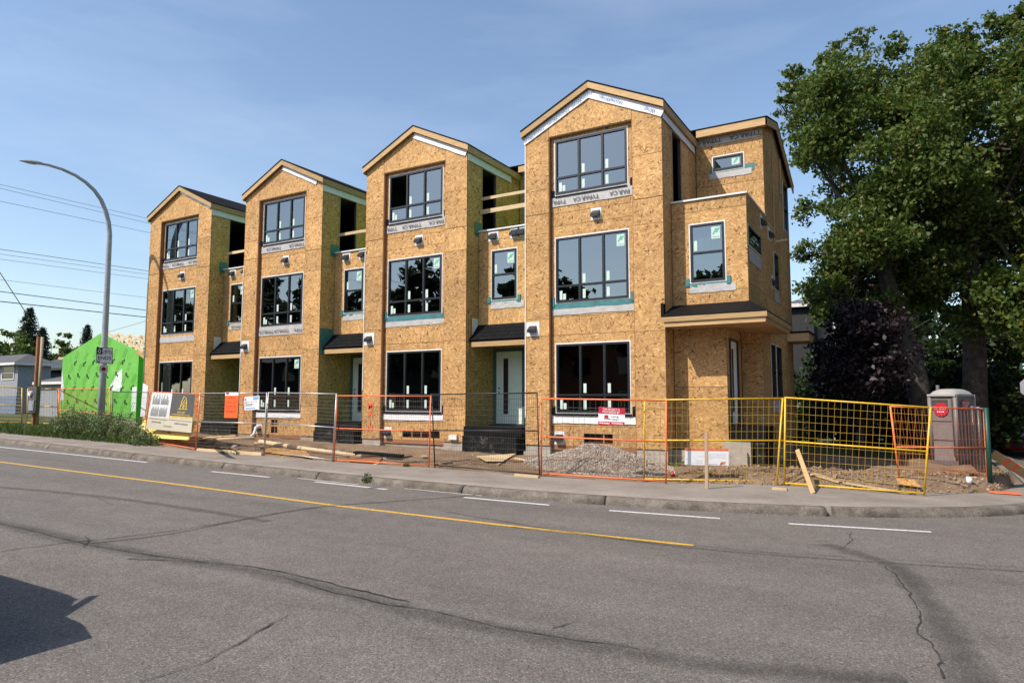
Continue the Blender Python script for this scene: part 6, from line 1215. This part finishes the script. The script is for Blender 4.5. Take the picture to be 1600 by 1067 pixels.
# ------------------------------------------------------------------ across the street, behind the camera (seen in the windows)
for i, (x0_, x1_, ze_, zr_, mt, lab) in enumerate(((-52, -38, 5.6, 8.2, 'siding_dark', 'charcoal two storey house across the street, furthest left'), (-33, -20, 5.2, 8.0, 'siding_dark', 'dark two storey house across the street'), (-15, -3, 6.0, 9.0, 'brick_red', 'red brick two storey house across the street'), (2, 15, 5.4, 8.3, 'siding_pale', 'pale grey two storey house across the street, behind the camera'), (20, 33, 5.0, 7.6, 'stucco_cream', 'cream two storey house across the street, furthest right'))):
    t = house('street_house', lab, x0_, x1_, -42, -31, S(x0_)-.1, ze_, zr_, mt, 'roof_grey', (), group='houses across the street')
    for u_ in (.2, .5, .8):
        for z_ in (1.0, 3.7):
            xx = x0_+(x1_-x0_)*u_; m = MB(); m.box((xx-.75, -30.997, z_), (xx+.75, -30.95, z_+1.35)); m.build('window', 'window_dark', t)
for i, (x, y, h, lab) in enumerate(((-58, -27, 13, 'street tree far left across the road'), (-47, -27.5, 14, 'tall street tree before the charcoal house across the road'), (-36, -27, 12, 'street tree between the charcoal and dark houses across the road'), (-25, -27.5, 13.5, 'tall street tree before the dark house across the road'), (-14.5, -27, 12, 'street tree left of the brick house across the road'), (-4, -27.5, 10.5, 'street tree right of the brick house across the road'))):
    b = np.array([x, y, S(x)-.1]); bl = []
    while len(bl) < 22:
        q = rng.uniform(-1, 1, 3)
        if q@q < 1: bl.append((b+np.array([q[0]*4.2, q[1]*3.0, h*.60+q[2]*h*.36]), rng.uniform(1.2, 1.9)))
    tree('street_tree', lab, b, [b, b+Z_*h*.3, b+Z_*h*.5], .3, .16, bl, 'leaf_dark', .55, 230, group='street trees across the road', limbs=6)

quick('young_tree', 'dark young tree half hidden by the last townhouse corner', 1268, 31, 1250, 1312, 535, 650, 16, 'leaf_dark', .2, 330, .5, .8)
HG = 'shrubs in the shade along the side yard'
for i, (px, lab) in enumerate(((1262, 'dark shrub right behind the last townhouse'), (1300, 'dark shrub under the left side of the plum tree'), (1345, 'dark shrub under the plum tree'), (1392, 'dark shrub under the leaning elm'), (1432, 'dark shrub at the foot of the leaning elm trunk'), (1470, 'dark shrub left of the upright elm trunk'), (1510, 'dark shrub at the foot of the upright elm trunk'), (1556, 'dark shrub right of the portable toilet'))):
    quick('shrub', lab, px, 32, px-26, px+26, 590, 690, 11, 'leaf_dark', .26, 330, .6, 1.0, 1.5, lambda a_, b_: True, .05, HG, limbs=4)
a, b = onz(1332, 690, -.2), onz(1390, 692, -.2); t = thing('waste_bin', 'dark green waste skip in the shade behind the yellow fence', 'skip', a)
u_ = b-a; ln = np.linalg.norm(u_); u_ /= ln; n_ = np.cross(Z_, u_); c = (a+b)/2+n_*.6
m = MB(); m.obox(c+Z_*.62, u_, n_, Z_, ln/2, .6, .5); m.build('body', 'paint_green', t); m = MB(); m.obox(c+Z_*1.15, u_, n_, Z_, ln/2+.04, .64, .03); m.build('lid', 'ink', t)
for q in (-.8, -.3, .3, .8): m = MB(); m.obox(c+u_*ln/2*q-n_*.63+Z_*.62, u_, n_, Z_, .03, .03, .48); m.build('rib', 'paint_green', t)
for q in (-.85, .85): m = MB(); p_ = c+u_*ln/2*q-n_*.5; m.tube([p_-u_*.04+Z_*.08, p_+u_*.04+Z_*.08], .08, 10); m.build('caster', 'tyre', t)

for i, (x, y, h, lab) in enumerate(((24, -3, 15, 'large unseen tree added for shade across the side street, nearest the main road'), (25, 6, 16, 'large unseen tree added for shade across the side street, second from the main road'), (24.5, 15, 15, 'large unseen tree added for shade across the side street, third from the main road'), (25, 25, 16, 'large unseen tree added for shade across the side street, furthest back'))):  # trees out of view, added to cut the sky light on the east wall
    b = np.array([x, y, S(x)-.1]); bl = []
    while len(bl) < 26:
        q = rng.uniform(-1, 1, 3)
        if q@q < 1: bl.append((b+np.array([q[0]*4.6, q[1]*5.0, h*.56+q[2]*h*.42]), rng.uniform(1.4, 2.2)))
    tree('street_tree', lab, b, [b, b+Z_*h*.3, b+Z_*h*.5], .35, .18, bl, 'leaf_dark', .55, 110, group='unseen trees added to shade the east wall', limbs=6)
